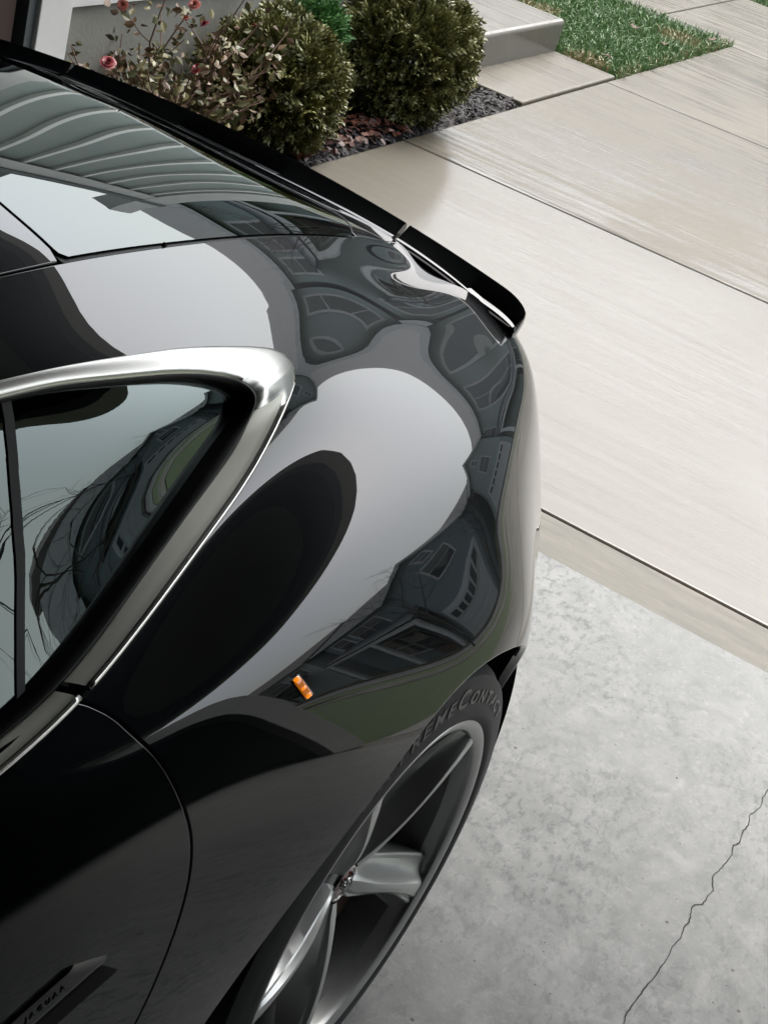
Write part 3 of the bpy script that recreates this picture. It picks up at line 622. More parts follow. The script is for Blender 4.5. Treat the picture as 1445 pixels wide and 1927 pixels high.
CAR_YAW = -0.02532
GUT = 0.4717          # arc position of the gutter line between hatch and rear wing
def build_car():
    car = empty("sports_coupe", (0, 0, 0), CAR_YAW)
    tag(car, "glossy near-black two-door sports coupe with chrome window trim, parked in the garage", "car")
    G, N, S = body_surface()
    nv, nu, _ = G.shape
    A0 = np.concatenate([G.reshape(-1, 3), N.reshape(-1, 3), np.tile(S, nv)[:, None], np.zeros((nv * nu, 1))], 1)
    ii, jj = np.meshgrid(np.arange(nv - 1), np.arange(nu - 1), indexing='ij')
    a = (ii * nu + jj).ravel()
    F0 = np.stack([a, a + 1, a + nu + 1, a + nu], 1)
    # orientation check: face normal along N
    v0, v1, v3 = [A0[F0[:, k], :3] for k in (0, 1, 3)]
    flip = np.einsum('ij,ij->i', np.cross(v1 - v0, v3 - v0), A0[F0[:, 0], 3:6]) < 0
    if flip.mean() > .5: F0 = F0[:, ::-1].copy()
    X, Y, Z, SS = A0[:, 0], A0[:, 1], A0[:, 2], A0[:, 6]

    def surf(y, s):
        """point and normal of the body at station y, arc s (left side)"""
        j = np.clip(np.searchsorted(S, s) - 1, 0, nu - 2); t = (s - S[j]) / (S[j + 1] - S[j])
        col = G[:, j] * (1 - t) + G[:, j + 1] * t; nc = N[:, j] * (1 - t) + N[:, j + 1] * t
        k = int(np.searchsorted(col[:, 1], y)) - 1; k = max(0, min(nv - 2, k))
        w = (y - col[k, 1]) / (col[k + 1, 1] - col[k, 1] + 1e-9)
        n = nc[k] * (1 - w) + nc[k + 1] * w
        return col[k] * (1 - w) + col[k + 1] * w, n / np.linalg.norm(n)

    def sdpoly(px, py, poly):
        poly = np.array(poly); n = len(poly); d = np.full(px.shape, 1e9); ins = np.zeros(px.shape, bool)
        for i in range(n):
            ax, ay = poly[i]; bx, by = poly[(i + 1) % n]
            ex, ey = bx - ax, by - ay; wx, wy = px - ax, py - ay
            t = np.clip((wx * ex + wy * ey) / (ex * ex + ey * ey + 1e-12), 0, 1)
            d = np.minimum(d, np.hypot(wx - ex * t, wy - ey * t))
            cnd = ((ay <= py) & (by > py)) | ((by <= py) & (ay > py))
            xi = ax + (py - ay) / (by - ay + 1e-12) * ex
            ins ^= cnd & (px < xi)
        return np.where(ins, d, -d)

    def clip(f):
        pos = f >= 0; cnt = pos[F0].sum(1)
        A = [A0]; extra = []; cache = {}; faces = [tuple(q) for q in F0[cnt == 4]]
        nxt = len(A0)
        for q in F0[(cnt > 0) & (cnt < 4)]:
            out = []
            for k in range(4):
                i, j = int(q[k]), int(q[(k + 1) % 4])
                if pos[i]: out.append(i)
                if pos[i] != pos[j]:
                    key = (min(i, j), max(i, j))
                    if key not in cache:
                        t = f[i] / (f[i] - f[j]); r = A0[i] * (1 - t) + A0[j] * t
                        r[3:6] /= np.linalg.norm(r[3:6]); r[7] = 1
                        extra.append(r); cache[key] = nxt; nxt += 1
                    out.append(cache[key])
            if len(out) > 2: faces.append(tuple(out))
        A = np.concatenate([A0, np.array(extra)]) if extra else A0
        used = np.unique(np.concatenate([np.array(q) for q in faces])); mp = -np.ones(len(A), int); mp[used] = np.arange(len(used))
        return A[used], [tuple(mp[i] for i in q) for q in faces]

    def hem(A, F, depth=.012, rad=.0022):
        """turn the cut edges of a panel inwards with a small radius"""
        edges = {}
        for fi, q in enumerate(F):
            for k in range(len(q)):
                e = (q[k], q[(k + 1) % len(q)]); key = (min(e), max(e))
                edges.setdefault(key, []).append((e, fi))
        lat = {}; be = []
        for key, l in edges.items():
            if len(l) == 1 and A[key[0], 7] and A[key[1], 7]:
                (i, j), fi = l[0]; be.append((i, j))
                d = A[j, :3] - A[i, :3]; n = A[i, 3:6]
                o = np.cross(d, n); L = np.linalg.norm(o)
                if L < 1e-9: continue
                o /= L
                cen = A[list(F[fi]), :3].mean(0)
                if np.dot(o, A[i, :3] - cen) < 0: o = -o
                lat.setdefault(i, []).append(o); lat.setdefault(j, []).append(o)
        base = len(A); idx = {}; new = []
        for i, ls in lat.items():
            o = np.mean(ls, 0); o /= np.linalg.norm(o) + 1e-9; n = A[i, 3:6]; P = A[i, :3]
            idx[i] = base + len(new)
            for (p, nn) in ((P + o * rad * .7 - n * rad * .3, (n + o)), (P + o * rad - n * rad, o * 1.0 + n * .15), (P + o * rad - n * depth, o)):
                r = A[i].copy(); r[:3] = p; r[3:6] = nn / np.linalg.norm(nn); new.append(r)
        F = list(F)
        for i, j in be:
            if i in idx and j in idx:
                p, q = idx[i], idx[j]
                F += [(j, i, p, q), (q, p, p + 1, q + 1), (q + 1, p + 1, p + 2, q + 2)]
        return (np.concatenate([A, np.array(new)]) if new else A), F

    def mirror(A, F):
        B = A.copy(); B[:, 0] *= -1; B[:, 3] *= -1
        return B, [q[::-1] for q in F]
    def mesh(name, parts, m, parent=car, cn=True):
        V = np.concatenate([a[:, :3] for a, _ in parts]); NN = np.concatenate([a[:, 3:6] for a, _ in parts]); F = []; b = 0
        for a_, f_ in parts:
            F += [tuple(i + b for i in q) for q in f_]; b += len(a_)
        o = pyd(name, V, F, m, parent, True)
        if cn: o.data.normals_split_custom_set_from_vertices([tuple(n) for n in NN])
        return o

    # ---------- outlines on the body (station y, arc s)
    C0 = [(-0.504, 0.566), (-0.411, 0.566), (-0.271, 0.571), (-0.176, 0.584), (-0.073, 0.61), (-0.042, 0.632), (-0.044, 0.662), (-0.063, 0.682), (-0.1, 0.705), (-0.167, 0.742), (-0.271, 0.776), (-0.445, 0.779), (-0.572, 0.783), (-0.676, 0.784)]
    C1 = [(-0.517, 0.581), (-0.427, 0.582), (-0.305, 0.594), (-0.231, 0.61), (-0.18, 0.632), (-0.159, 0.652), (-0.152, 0.671), (-0.16, 0.689), (-0.182, 0.709), (-0.215, 0.73), (-0.317, 0.75), (-0.462, 0.76), (-0.585, 0.77), (-0.675, 0.769)]
    C2 = [(-0.518, 0.583), (-0.43, 0.585), (-0.309, 0.597), (-0.238, 0.612), (-0.196, 0.633), (-0.179, 0.652), (-0.175, 0.67), (-0.182, 0.685), (-0.205, 0.699), (-0.25, 0.712), (-0.336, 0.737), (-0.477, 0.745), (-0.596, 0.754), (-0.679, 0.762)]
    fr0 = [(-1.0, .575), (-1.45, .577), (-1.75, .60), (-1.93, .70), (-1.97, .775), (-1.9, .792), (-1.4, .79), (-1.0, .79)]
    fr1 = [(-1.0, .59), (-1.45, .592), (-1.72, .615), (-1.90, .71), (-1.93, .765), (-1.88, .776), (-1.4, .775), (-1.0, .775)]
    fr2 = [(-1.0, .593), (-1.45, .595), (-1.71, .62), (-1.88, .71), (-1.91, .755), (-1.87, .76), (-1.4, .759), (-1.0, .759)]
    # closed loops, ordered: front-top ... rear corner ... along the belt forwards
    def loop(c, f):
        pts = np.array(f[:3][::-1] + c + f[:2:-1], float)
        n = len(pts); t = np.concatenate([[0], np.cumsum(np.linalg.norm(np.diff(pts, axis=0), axis=1))])
        return pts, t
    L0, T0 = loop(C0, fr0); L1, T1 = loop(C1, fr1); L2, T2 = loop(C2, fr2)
    nl = len(L0); M = 14
    def dense(L):
        k = np.arange(nl, dtype=float); D = spl(k, L, np.linspace(0, nl - 1, (nl - 1) * M + 1))
        for _ in range(3):      # fair the outline
            P = np.concatenate([np.repeat(D[:1], 10, 0), D, np.repeat(D[-1:], 10, 0)]); D[1:-1] = np.stack([np.convolve(P[:, a_], np.hanning(23)[1:-1] / np.hanning(23)[1:-1].sum(), 'valid') for a_ in (0, 1)], 1)[1:-1]
        return D
    D0, D1, D2 = dense(L0), dense(L1), dense(L2)

    fW = np.where((SS > .5) & (SS < .86), sdpoly(Y, SS, D1), -1.0)
    fWo = np.where((SS > .5) & (SS < .86), sdpoly(Y, SS, D0), -1.0)
    door_poly = [(-0.573, 0.784), (-0.566, 0.79), (-0.546, 0.815), (-0.534, 0.843), (-0.517, 0.884), (-0.497, 0.957), (-0.49, 1.006), (-0.496, 1.079), (-0.526, 1.198)] + [(-.58, 1.30), (-.68, 1.385), (-.80, 1.42),
                 (-1.70, 1.42), (-1.80, 1.34), (-1.83, 1.15), (-1.85, .95), (-1.88, .80), (-1.86, .775), (-1.4, .772), (-1.0, .772), (-.69, .772), (-.60, .775)]
    dp = np.array(door_poly); k = np.arange(12.)
    dp = np.concatenate([spl(k, dp[:12], np.linspace(0, 11, 111)), dp[12:]])
    fD = sdpoly(Y, SS, dp)
    arch = np.minimum(np.hypot(Y, Z - .342) - .385, np.hypot(Y + 2.622, Z - .342) - .372)
    arch = np.where(SS > .85, arch, 1.0)
    g = .0026
    yrear = .585 - .095 * np.clip((X - .285) / .10, 0, 1) ** 2
    fGl = np.minimum.reduce([GUT - .004 - SS, Y - -0.29 - .006, yrear - Y])        # hatch glass
    fHat = np.minimum.reduce([GUT - g - SS, Y - -0.29 - g, .80 - .30 * X ** 2 - Y])
    fRoof = np.minimum.reduce([GUT - g - SS, -0.29 - g - Y, Y + 1.52])
    fWs = np.minimum.reduce([.62 - SS, -1.53 - Y, Y + 2.30])
    up = np.minimum(GUT + g - SS, np.minimum(Y + 1.52, .80 - .30 * X ** 2 - Y))  # hatch + roof zone
    fBody = np.minimum.reduce([-up, -fWo + .002, arch, -(fD + g), -(fWs - .01)])
    fDoor = np.minimum.reduce([fD - g, -fW, arch])

    A, F = hem(*clip(fBody)); body = mesh("body", [(A, F), mirror(A, F)], MAT["paint"])
    A, F = hem(*clip(fDoor)); doorL = mesh("door", [(A, F)], MAT["paint"]); mesh("door", [mirror(A, F)], MAT["paint"])
    A, F = hem(*clip(np.minimum(fHat, -(fGl + .0015)))); hatch = mesh("hatch", [(A, F), mirror(A, F)], MAT["paint"])
    A, F = hem(*clip(fRoof)); mesh("roof", [(A, F), mirror(A, F)], MAT["paint"])
    A, F = clip(fGl - .001); A[:, :3] -= A[:, 3:6] * .0015
    hg = mesh("rear_window", [(A, F), mirror(A, F)], MAT["rear_glass"], hatch)
    # black ceramic band round the rear window
    A, F = clip(np.minimum(fGl + .004, .030 - fGl)); A[:, :3] -= A[:, 3:6] * .0040
    mesh("frit_band", [(A, F), mirror(A, F)], MAT["rubber"], hg)
    A, F = clip(fWs); A[:, :3] -= A[:, 3:6] * .003; mesh("windscreen", [(A, F), mirror(A, F)], MAT["glass"])
    # rubber strip seen down in the seams: an inner skin 9 mm below the gutter and door gaps
    A, F = clip(np.minimum.reduce([.014 - np.abs(SS - GUT), Y + 1.52, .80 - .30 * X ** 2 - Y])); A[:, :3] -= A[:, 3:6] * .008
    mesh("gutter_seal", [(A, F), mirror(A, F)], MAT["rubber"])
    A, F = clip(np.minimum.reduce([.016 - np.abs(Y - -0.29), GUT + .01 - SS])); A[:, :3] -= A[:, 3:6] * .008
    mesh("roof_seal", [(A, F), mirror(A, F)], MAT["rubber"])
    A, F = clip(np.minimum.reduce([.018 - np.abs(fD), SS - .775])); A[:, :3] -= A[:, 3:6] * .010
    mesh("door_seal", [(A, F)], MAT["rubber"]); mesh("door_seal", [mirror(A, F)], MAT["rubber"])

    def inset(y, s):   # the panes lean in towards the belt and towards the rear
        return .005 + .020 * np.clip((s - .585) / .17, 0, 1.1) + .004 * np.clip((y + .55) / .38, 0, 1.1) ** 1.5
    # side windows: door glass and quarter glass, split by the upright seam
    div = np.interp(SS, [0.584, 0.688, 0.76], [-0.506, -0.552, -0.604])
    gl = np.where((SS > .5) & (SS < .86), sdpoly(Y, SS, D2), -1.0) + .009
    for nm, f in (("quarter_window", np.minimum(gl, Y - div - .004)), ("door_window", np.minimum(gl, div - .004 - Y))):
        A, F = clip(f); A[:, :3] -= A[:, 3:6] * inset(A[:, 1], A[:, 6])[:, None]
        mesh(nm, [(A, F)], MAT["glass"], cn=False); mesh(nm, [mirror(A, F)], MAT["glass"], cn=False)
    A, F = clip(np.minimum.reduce([.0062 - np.abs(Y - div), gl])); A[:, :3] -= A[:, 3:6] * (inset(A[:, 1], A[:, 6]) - .0015)[:, None]
    mesh("window_divider", [(A, F)], MAT["rubber"]); mesh("window_divider", [mirror(A, F)], MAT["rubber"])

    # chrome surround: swept ribbon between the loops, in pieces; rubber inside it
    n = len(D0)
    def ribbon(lo, hi, prof, name, m, parent=car, cap=True):
        """prof: list of (blend 0..1 from outer to middle loop or 1..2 to the inner loop, height)"""
        V = []; 
        for k in range(lo, hi + 1):
            P0, n0 = surf(*D0[k]); P1, n1 = surf(*D1[k]); P2, n2 = surf(*D2[k])
            for b, h in prof:
                P, q = (P0 + (P1 - P0) * b, n0 + (n1 - n0) * b) if b <= 1 else (P1 + (P2 - P1) * (b - 1), n1 + (n2 - n1) * (b - 1))
                V.append(P + q / np.linalg.norm(q) * h)
        w = len(prof); V = np.array(V); Fc = []
        for k in range(hi - lo):
            for j in range(w - 1): Fc.append((k * w + j, k * w + j + 1, k * w + w + j + 1, k * w + w + j))
        if cap:
            Fc.append(tuple(range(w))); Fc.append(tuple((hi - lo) * w + j for j in range(w))[::-1])
        for sgn in (1, -1):
            VV = V.copy(); VV[:, 0] *= sgn
            o = pyd(name, VV, Fc, m, parent, True)
            bm = bmesh.new(); bm.from_mesh(o.data); bmesh.ops.recalc_face_normals(bm, faces=bm.faces); bm.to_mesh(o.data); bm.free()
            md = o.modifiers.new("edge", 'EDGE_SPLIT'); md.split_angle = math.radians(50)
    def edge_h(k):      # height of the chrome's inner edge: level on top, sunk along the belt
        t = min(1, max(0, (k - (3 + 6) * M) / (2.5 * M))); return -.001 - .006 * t * t * (3 - 2 * t)
    chrome = [(0.0, -.006), (0.0, .001), (.03, .0042), (.09, .0062), (.16, .0066), (.22, .0052), (.25, .0040), (.55, .0005), (.95, -.0060), (1.0, -.007), (1.0, -.016)]
    chrome_top = [(0.0, -.006), (0.0, .001), (.04, .0036), (.12, .0050), (.45, .0056), (.80, .0050), (.94, .0030), (1.0, -.001), (1.0, -.008)]
    k_top = 3 * M + 2       # seam in the upper chrome just behind the door edge
    k_belt = (3 + 12) * M   # seam at the door edge on the belt
    k_turn = (3 + 7) * M + 4
    ribbon(0, k_top, chrome_top, "door_window_trim", MAT["chrome"])
    # rear piece: profile morphs round the corner from rounded to faceted
    def rear_piece():
        V = []; w = len(chrome_top)
        fac = [(0.0, -.006), (0.0, .001), (.05, .0052), (.15, .0066), (.24, .0042), (.5, .0010), (.95, -.0062), (1.0, -.007), (1.0, -.016)]
        ks = list(range(k_top, k_belt - 0))
        for k in ks:
            t = min(1, max(0, (k - (3 + 6) * M) / (2.5 * M))); t = t * t * (3 - 2 * t)
            kk = k + (.12 if k == k_top else 0); f_ = kk - int(kk); d0 = D0[int(kk)] * (1 - f_) + D0[int(kk) + 1] * f_; d1 = D1[int(kk)] * (1 - f_) + D1[int(kk) + 1] * f_
            P0, n0 = surf(*d0); P1, n1 = surf(*d1)
            for (b0, h0), (b1, h1) in zip(chrome_top, fac):
                b = b0 + (b1 - b0) * t; h = h0 + (h1 - h0) * t
                q = n0 + (n1 - n0) * b; V.append(P0 + (P1 - P0) * b + q / np.linalg.norm(q) * h)
        V = np.array(V); Fc = [(k * w + j, k * w + j + 1, k * w + w + j + 1, k * w + w + j) for k in range(len(ks) - 1) for j in range(w - 1)]
        Fc += [tuple(range(w)), tuple((len(ks) - 1) * w + j for j in range(w))[::-1]]
        for sgn in (1, -1):
            VV = V.copy(); VV[:, 0] *= sgn
            o = pyd("quarter_window_trim", VV, Fc, MAT["chrome"], car, True); o.data.materials.append(MAT["satin"])
            for i_, p_ in enumerate(o.data.polygons):
                if i_ < (len(ks) - 1) * (w - 1) and ks[i_ // (w - 1)] > (3 + 7.2) * M and i_ % (w - 1) >= 4: p_.material_index = 1
            bm = bmesh.new(); bm.from_mesh(o.data); bmesh.ops.recalc_face_normals(bm, faces=bm.faces); bm.to_mesh(o.data); bm.free()
            md = o.modifiers.new("edge", 'EDGE_SPLIT'); md.split_angle = math.radians(50)
    rear_piece()
    ribbon(k_belt + 1, n - 1, chrome, "belt_trim", MAT["satin"])
    for lo, hi in (((3 + 7) * M, k_belt - 1), (k_belt + 1, n - 1)):     # polished bead along the outer edge
        pts = []; rr = []
        for k in range(lo, hi + 1):
            P0, n0 = surf(*(D0[k] * .96 + D1[k] * .04)); pts.append(P0 + n0 * .0042); rr.append(.0034 * min(1.0, .25 + (k - lo) / 30.0) if lo < k_belt - 5 else .0034)
        for sgn in (1, -1):
            mb = MB(); mb.tube([(sgn * q[0], q[1], q[2]) for q in pts], rr, 10); mb.build("trim_bead", MAT["bead"], car, True)
    def seal():
        V = []; w = 5
        for k in range(n):
            P1, n1 = surf(*D1[k]); P2, n2 = surf(*D2[k]); dpt = float(inset(np.array(D2[k][0]), np.array(D2[k][1])))
            e1 = edge_h(k)
            for b, h in ((0.0, e1 - .006), (0.0, e1 + .0006), (.2, e1 + .001), (.45, e1 * .6 - dpt * .4), (.80, -dpt - .003)):
                q = n1 + (n2 - n1) * b; V.append(P1 + (P2 - P1) * b + q / np.linalg.norm(q) * h)
        Fc = [(k * w + j, k * w + j + 1, k * w + w + j + 1, k * w + w + j) for k in range(n - 1) for j in range(w - 1)]
        for sgn in (1, -1):
            VV = np.array(V); VV[:, 0] *= sgn
            o = pyd("window_seal", VV, Fc, MAT["rubber"], car, True)
            bm = bmesh.new(); bm.from_mesh(o.data); bmesh.ops.recalc_face_normals(bm, faces=bm.faces); bm.to_mesh(o.data); bm.free()
    seal()
    # dark groove round the chrome
    ribbon(0, n - 1, [(-.10, -.010), (-.02, -.010), (.15, -.0095)], "trim_groove", MAT["rubber"], cap=False)

    P, q = surf(-.084, GUT); mb = MB(); mb.prism([(-.0035, 0), (.0035, 0), (.0, .005)], 'x', -.002, .002); o = mb.build('hatch_stop', MAT['rubber'], hatch); o.location = Vector(P - q * .001)
    # ---------- rear spoiler lip: centre piece and two ends
    def spoiler(x0, x1, name, parent, nx=60):
        V = []; xs = np.linspace(x0, x1, nx)
        for x in xs:
            ax = abs(x); e = max(0.0, (ax - .555) / .062); e = min(e, 1.0); ez = 1 - math.sqrt(max(0, 1 - e * e))
            yl = .750 - .17 * ax ** 2 - .030 * ez; zl = .916 - .070 * ax ** 2 - .010 * ez
            yf = yl - .040 + .016 * ez
            zf = max(zl - .026 + .008 * ez, zb_s(ax) + .001)
            d = zl - zf
            pr = [(yf, zf - .012), (yf, zf - .001), (yf + .002, zf + .001), (yf + .003 + .010 * (1 - ez), zf + .0015 + .03 * d), (yl - .003, zl - .001), (yl, zl), (yl + .004, zl - .003), (yl + .005, zl - .010), (yl - .012, zl - .030)]
            for (yy, zz) in pr: V.append((x, yy, zz))
        w = 9; Fc = [(k * w + j, k * w + j + 1, k * w + w + j + 1, k * w + w + j) for k in range(nx - 1) for j in range(w - 1)]
        Fc += [tuple(range(w)), tuple((nx - 1) * w + j for j in range(w))[::-1]]
        o = pyd(name, V, Fc, MAT["paint"], parent, True)
        bm = bmesh.new(); bm.from_mesh(o.data); bmesh.ops.recalc_face_normals(bm, faces=bm.faces); bm.to_mesh(o.data); bm.free()
        md = o.modifiers.new("edge", 'EDGE_SPLIT'); md.split_angle = math.radians(35)
        return o
    zz_x = []; zz_z = []
    for ax in np.linspace(0, .62, 32):
        yf = .750 - .17 * ax ** 2 - .040
        cand = np.abs(G[:, :, 1] - yf) + 2 * np.abs(G[:, :, 0] - ax) + (G[:, :, 2] < .70) * 9
        j = int(np.argmin(cand)); zz_x.append(ax); zz_z.append(G.reshape(-1, 3)[j][2])
    pc = np.polyfit(np.array(zz_x) ** 2, zz_z, 3)
    def zb_s(ax): return float(np.polyval(pc, ax * ax))
    spoiler(-.349, .349, "spoiler", hatch)
    spoiler(.357, .617, "spoiler_end", car); spoiler(-.617, -.357, "spoiler_end", car)
    # strip in front of the spoiler, coloured black for the shade in the gap
    for x0, x1 in ((-.349, .349), (.357, .605), (-.605, -.357)):
        V = []; xs = np.linspace(x0, x1, 40)
        for x in xs:
            ax = abs(x); yf = .750 - .17 * ax ** 2 - .040; zf = max(.916 - .070 * ax ** 2 - .026, zb_s(ax) + .001) - .0035
            for dy, dz in ((-.014, -.03), (-.0125, .0), (-.002, .002), (-.001, -.01)): V.append((x, yf + dy, zf + dz - dy * .25))
        pyd("spoiler_gap_shade", V, [(k * 4 + j, k * 4 + j + 1, k * 4 + 5 + j, k * 4 + 4 + j) for k in range(39) for j in range(3)], MAT["rubber"], car, True)

    # ---------- side marker lamp (lies on the haunch)
    def patch(y0, y1, s0, s1, h, nm, m, nn=8, skew=0.0, parent=car, mir=True):
        V = []; 
        for i in range(nn):
            for j in range(nn):
                a_, b_ = i / (nn - 1), j / (nn - 1); ed = min(a_, 1 - a_, b_, 1 - b_)
                P, q = surf(y0 + (y1 - y0) * a_ + skew * (b_ - .5), s0 + (s1 - s0) * b_)
                V.append(P + q * (h if ed > 1e-6 else -.003))
        Fc = [(i * nn + j, i * nn + j + 1, i * nn + nn + j + 1, i * nn + nn + j) for i in range(nn - 1) for j in range(nn - 1)]
        for sgn in ((1, -1) if mir else (1,)):
            VV = np.array(V); VV[:, 0] *= sgn
            o = pyd(nm, VV, Fc, m, parent, True)
            bm = bmesh.new(); bm.from_mesh(o.data); bmesh.ops.recalc_face_normals(bm, faces=bm.faces); bm.to_mesh(o.data); bm.free()
    mk = (-0.3150, -0.2990, 0.9340, 0.9640)
    def lens(a0, a1, b0, b1, h, nm, m, nn=7):
        V = []
        for i in range(nn):
            for j in range(nn):
                ed = min(i, nn - 1 - i, j, nn - 1 - j); a_ = a0 + (a1 - a0) * i / (nn - 1); b_ = b0 + (b1 - b0) * j / (nn - 1)
                P, q = surf(mk[0] + (mk[1] - mk[0]) * a_ + .016 * (b_ - .5), mk[2] + (mk[3] - mk[2]) * b_); V.append(P + q * (h if ed else -.002))
        Fc = [(i * nn + j, i * nn + j + 1, i * nn + nn + j + 1, i * nn + nn + j) for i in range(nn - 1) for j in range(nn - 1)]
        for sgn in (1, -1):
            VV = np.array(V); VV[:, 0] *= sgn; o = pyd(nm, VV, Fc, m, car, True)
            bm = bmesh.new(); bm.from_mesh(o.data); bmesh.ops.recalc_face_normals(bm, faces=bm.faces); bm.to_mesh(o.data); bm.free()
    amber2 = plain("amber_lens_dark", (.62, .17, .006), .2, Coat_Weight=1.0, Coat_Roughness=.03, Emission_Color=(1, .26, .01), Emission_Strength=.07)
    lens(-.12, 1.12, -.06, 1.06, .0012, "lamp_surround", MAT["gloss_black"])
    lens(.0, 1.0, .0, 1.0, .0018, "marker_lamp", amber2)
    for b0, b1 in ((.04, .26), (.44, .60), (.74, .96)): lens(.08, .92, b0, b1, .0026, "lens_rib", MAT["amber"], 5)

    # ---------- flush door handle; a black patch below paints the shade of its recess
    patch(-.80, -.612, 1.010, 1.050, .003, "door_handle", MAT["paint"], 12, 0.06, doorL)
    patch(-.80, -.575, 1.052, 1.086, .0012, "handle_recess_shade", MAT["dark"], 12, 0.03, doorL)
    cu_ = bpy.data.curves.new("handle_lettering", 'FONT'); cu_.body = "JAGUAR"; cu_.size = .0085; cu_.space_character = 1.7; cu_.extrude = .0004
    P, q = surf(-.70, 1.032); t1 = surf(-.62, 1.036)[0] - P; t1 /= np.linalg.norm(t1); t2 = np.cross(q, t1)
    ob = bpy.data.objects.new("tmp", cu_); COL.objects.link(ob); me = bpy.data.meshes.new_from_object(ob); bpy.data.objects.remove(ob)
    o = link("handle_lettering", me, MAT["rubber"], doorL); o.matrix_local = Matrix((Vector(t1), Vector(t2), Vector(q))).transposed().to_4x4(); o.location = Vector(P + q * .0035)

    # ---------- inside: floor pan, dash tub, seats, wheel wells
    mb = MB(); mb.box(-.60, .60, -3.2, .60, .17, .20); mb.build("floor_pan", MAT["dark"], car)
    mb = MB(); mb.box(-.60, .60, -.20, .70, .20, .66); mb.box(-.62, .62, -.24, -.20, .2, .80); mb.build("luggage_bay", MAT["dark"], car, bevel=.02)
    mb = MB(); mb.box(-.70, .70, -2.2, -1.75, .2, .86); mb.build("dashboard", MAT["dark"], car, bevel=.05)
    for sx in (.37, -.37):
        st = empty("seat", (sx, -1.0, .22), 0, car)
        mb = MB(); mb.box(-.24, .24, -.45, .12, .10, .26); mb.build("cushion", MAT["rubber"], st, bevel=.05, seg=3)
        mb = MB(); mb.prism([(.02, .12), (.22, .12), (.40, .74), (.28, .78)], 'x', -.24, .24); mb.build("backrest", MAT["rubber"], st, bevel=.04, seg=3)
        mb = MB(); mb.prism([(.27, .72), (.37, .70), (.42, .90), (.33, .92)], 'x', -.13, .13); mb.build("headrest", MAT["rubber"], st, bevel=.03, seg=3)
    for yc, r in ((0, .40), (-2.622, .387)):
        for sx in (1, -1):
            V = []; nn = 40
            for k in range(nn + 1):
                th = .02 + (math.pi + .28) * k / nn
                for x in (.50, .75, .885): V.append((sx * x, yc + r * math.cos(th), .342 + r * math.sin(th)))
            Fc = [(k * 3 + j, k * 3 + j + 1, k * 3 + 4 + j, k * 3 + 3 + j) for k in range(nn) for j in range(2)]
            b = len(V); V += [(sx * .5, yc, .342)] + [(sx * .5, yc + r * math.cos(2 * math.pi * k / 32), .342 + r * math.sin(2 * math.pi * k / 32)) for k in range(32)]
            Fc += [(b, b + 1 + k, b + 1 + (k + 1) % 32) for k in range(32)]
            pyd("wheel_well", V, Fc, MAT["dark"], car, True)

    # ---------- wheels
    def lathe(prof, n=96):
        V = [(x, r * math.cos(2 * math.pi * k / n), r * math.sin(2 * math.pi * k / n)) for k in range(n) for x, r in prof]; w = len(prof)
        return V, [(k * w + j, k * w + j + 1, ((k + 1) % n) * w + j + 1, ((k + 1) % n) * w + j) for k in range(n) for j in range(w - 1)]
    kt = NM("tyre_rubber"); kt.P(Base_Color=kt.ramp(kt.noise(9, 4), (.3, (.016, .017, .020)), (.7, (.026, .027, .031))), Roughness=.62)
    tyre_m = kt.m
    rim_m = plain("silver_wheel_paint", (.56, .575, .56), .34, .5, Coat_Weight=.5, Coat_Roughness=.08)
    lip_m = plain("machined_wheel_lip", (.46, .47, .465), .32, .8)
    kb = NM('brown_topped_barrel'); zc = kb.n('ShaderNodeSeparateXYZ'); kb.l(kb.co, zc.inputs[0])
    kb.P(Base_Color=kb.mix(kb.math('MULTIPLY', kb.ramp(zc.outputs[2], (.0, .1), (.09, .9)), kb.ramp(kb.noise(14), (.3, .7), (.6, 1.0))), (.25, .255, .26), (.105, .062, .05)), Roughness=.5, Metallic=.4); barrel_m = kb.m  # grey barrel, tinted brown towards the top
    disc_m = varied("brake_disc_iron", (.11, .062, .048), (.16, .095, .075), 20, .5, .1, 90, .3)
    red_m = plain("red_enamel", (.22, .012, .018), .2, Coat_Weight=1.0)
    silver_m = plain("badge_silver", (.6, .6, .6), .25, 1.0)
    letter_m = plain("raised_black_lettering", (.004, .004, .004), .35)
    def spoke_mesh(th0):
        """one scooped spoke: two ridges with a hollow face between, twisting outwards"""
        bw = [-1, -.74, -.66, -.60, -.52, -.44, -.36, -.10, .12, .20, .34, .55, .8, 1.0]; bx = [-.046, -.022, -.0095, -.0075, -.0105, -.0085, -.0012, 0, -.0012, -.0055, -.020, -.031, -.036, -.036]
        ws = sorted(set(bw + [.27, .44, .66, .9, -.24])); V = []; nr, nw = 30, len(ws)
        for i in range(nr):
            t = i / (nr - 1); r = .030 + (.252 - .030) * t
            hw = .031 + .006 * (1 - t) ** 3 - .009 * math.sin(math.pi * min(1, t * 1.05)) ** 1.2 + .013 * t ** 2.2
            sweep = .03 * math.sin(math.pi * t)
            dep = -.040 + .036 * (1 - (1 - t) ** 2.3)
            for j in range(nw):
                w = ws[j]; sc = .25 + .85 * math.sin(math.pi * min(1, t * .92 + .06))
                # from the trailing flank: flat wall, thin ridge, groove, main ridge, then a wide hollow face
                x = dep + sc * float(np.interp(w, bw, bx))
                th = th0 + sweep + (w * hw) / max(r, .045)
                V.append((x, r * math.cos(th), r * math.sin(th)))
        Fc = [(i * nw + j, i * nw + j + 1, i * nw + nw + j + 1, i * nw + nw + j) for i in range(nr - 1) for j in range(nw - 1)]
        # rounded flanks going down to the back
        b = len(V)
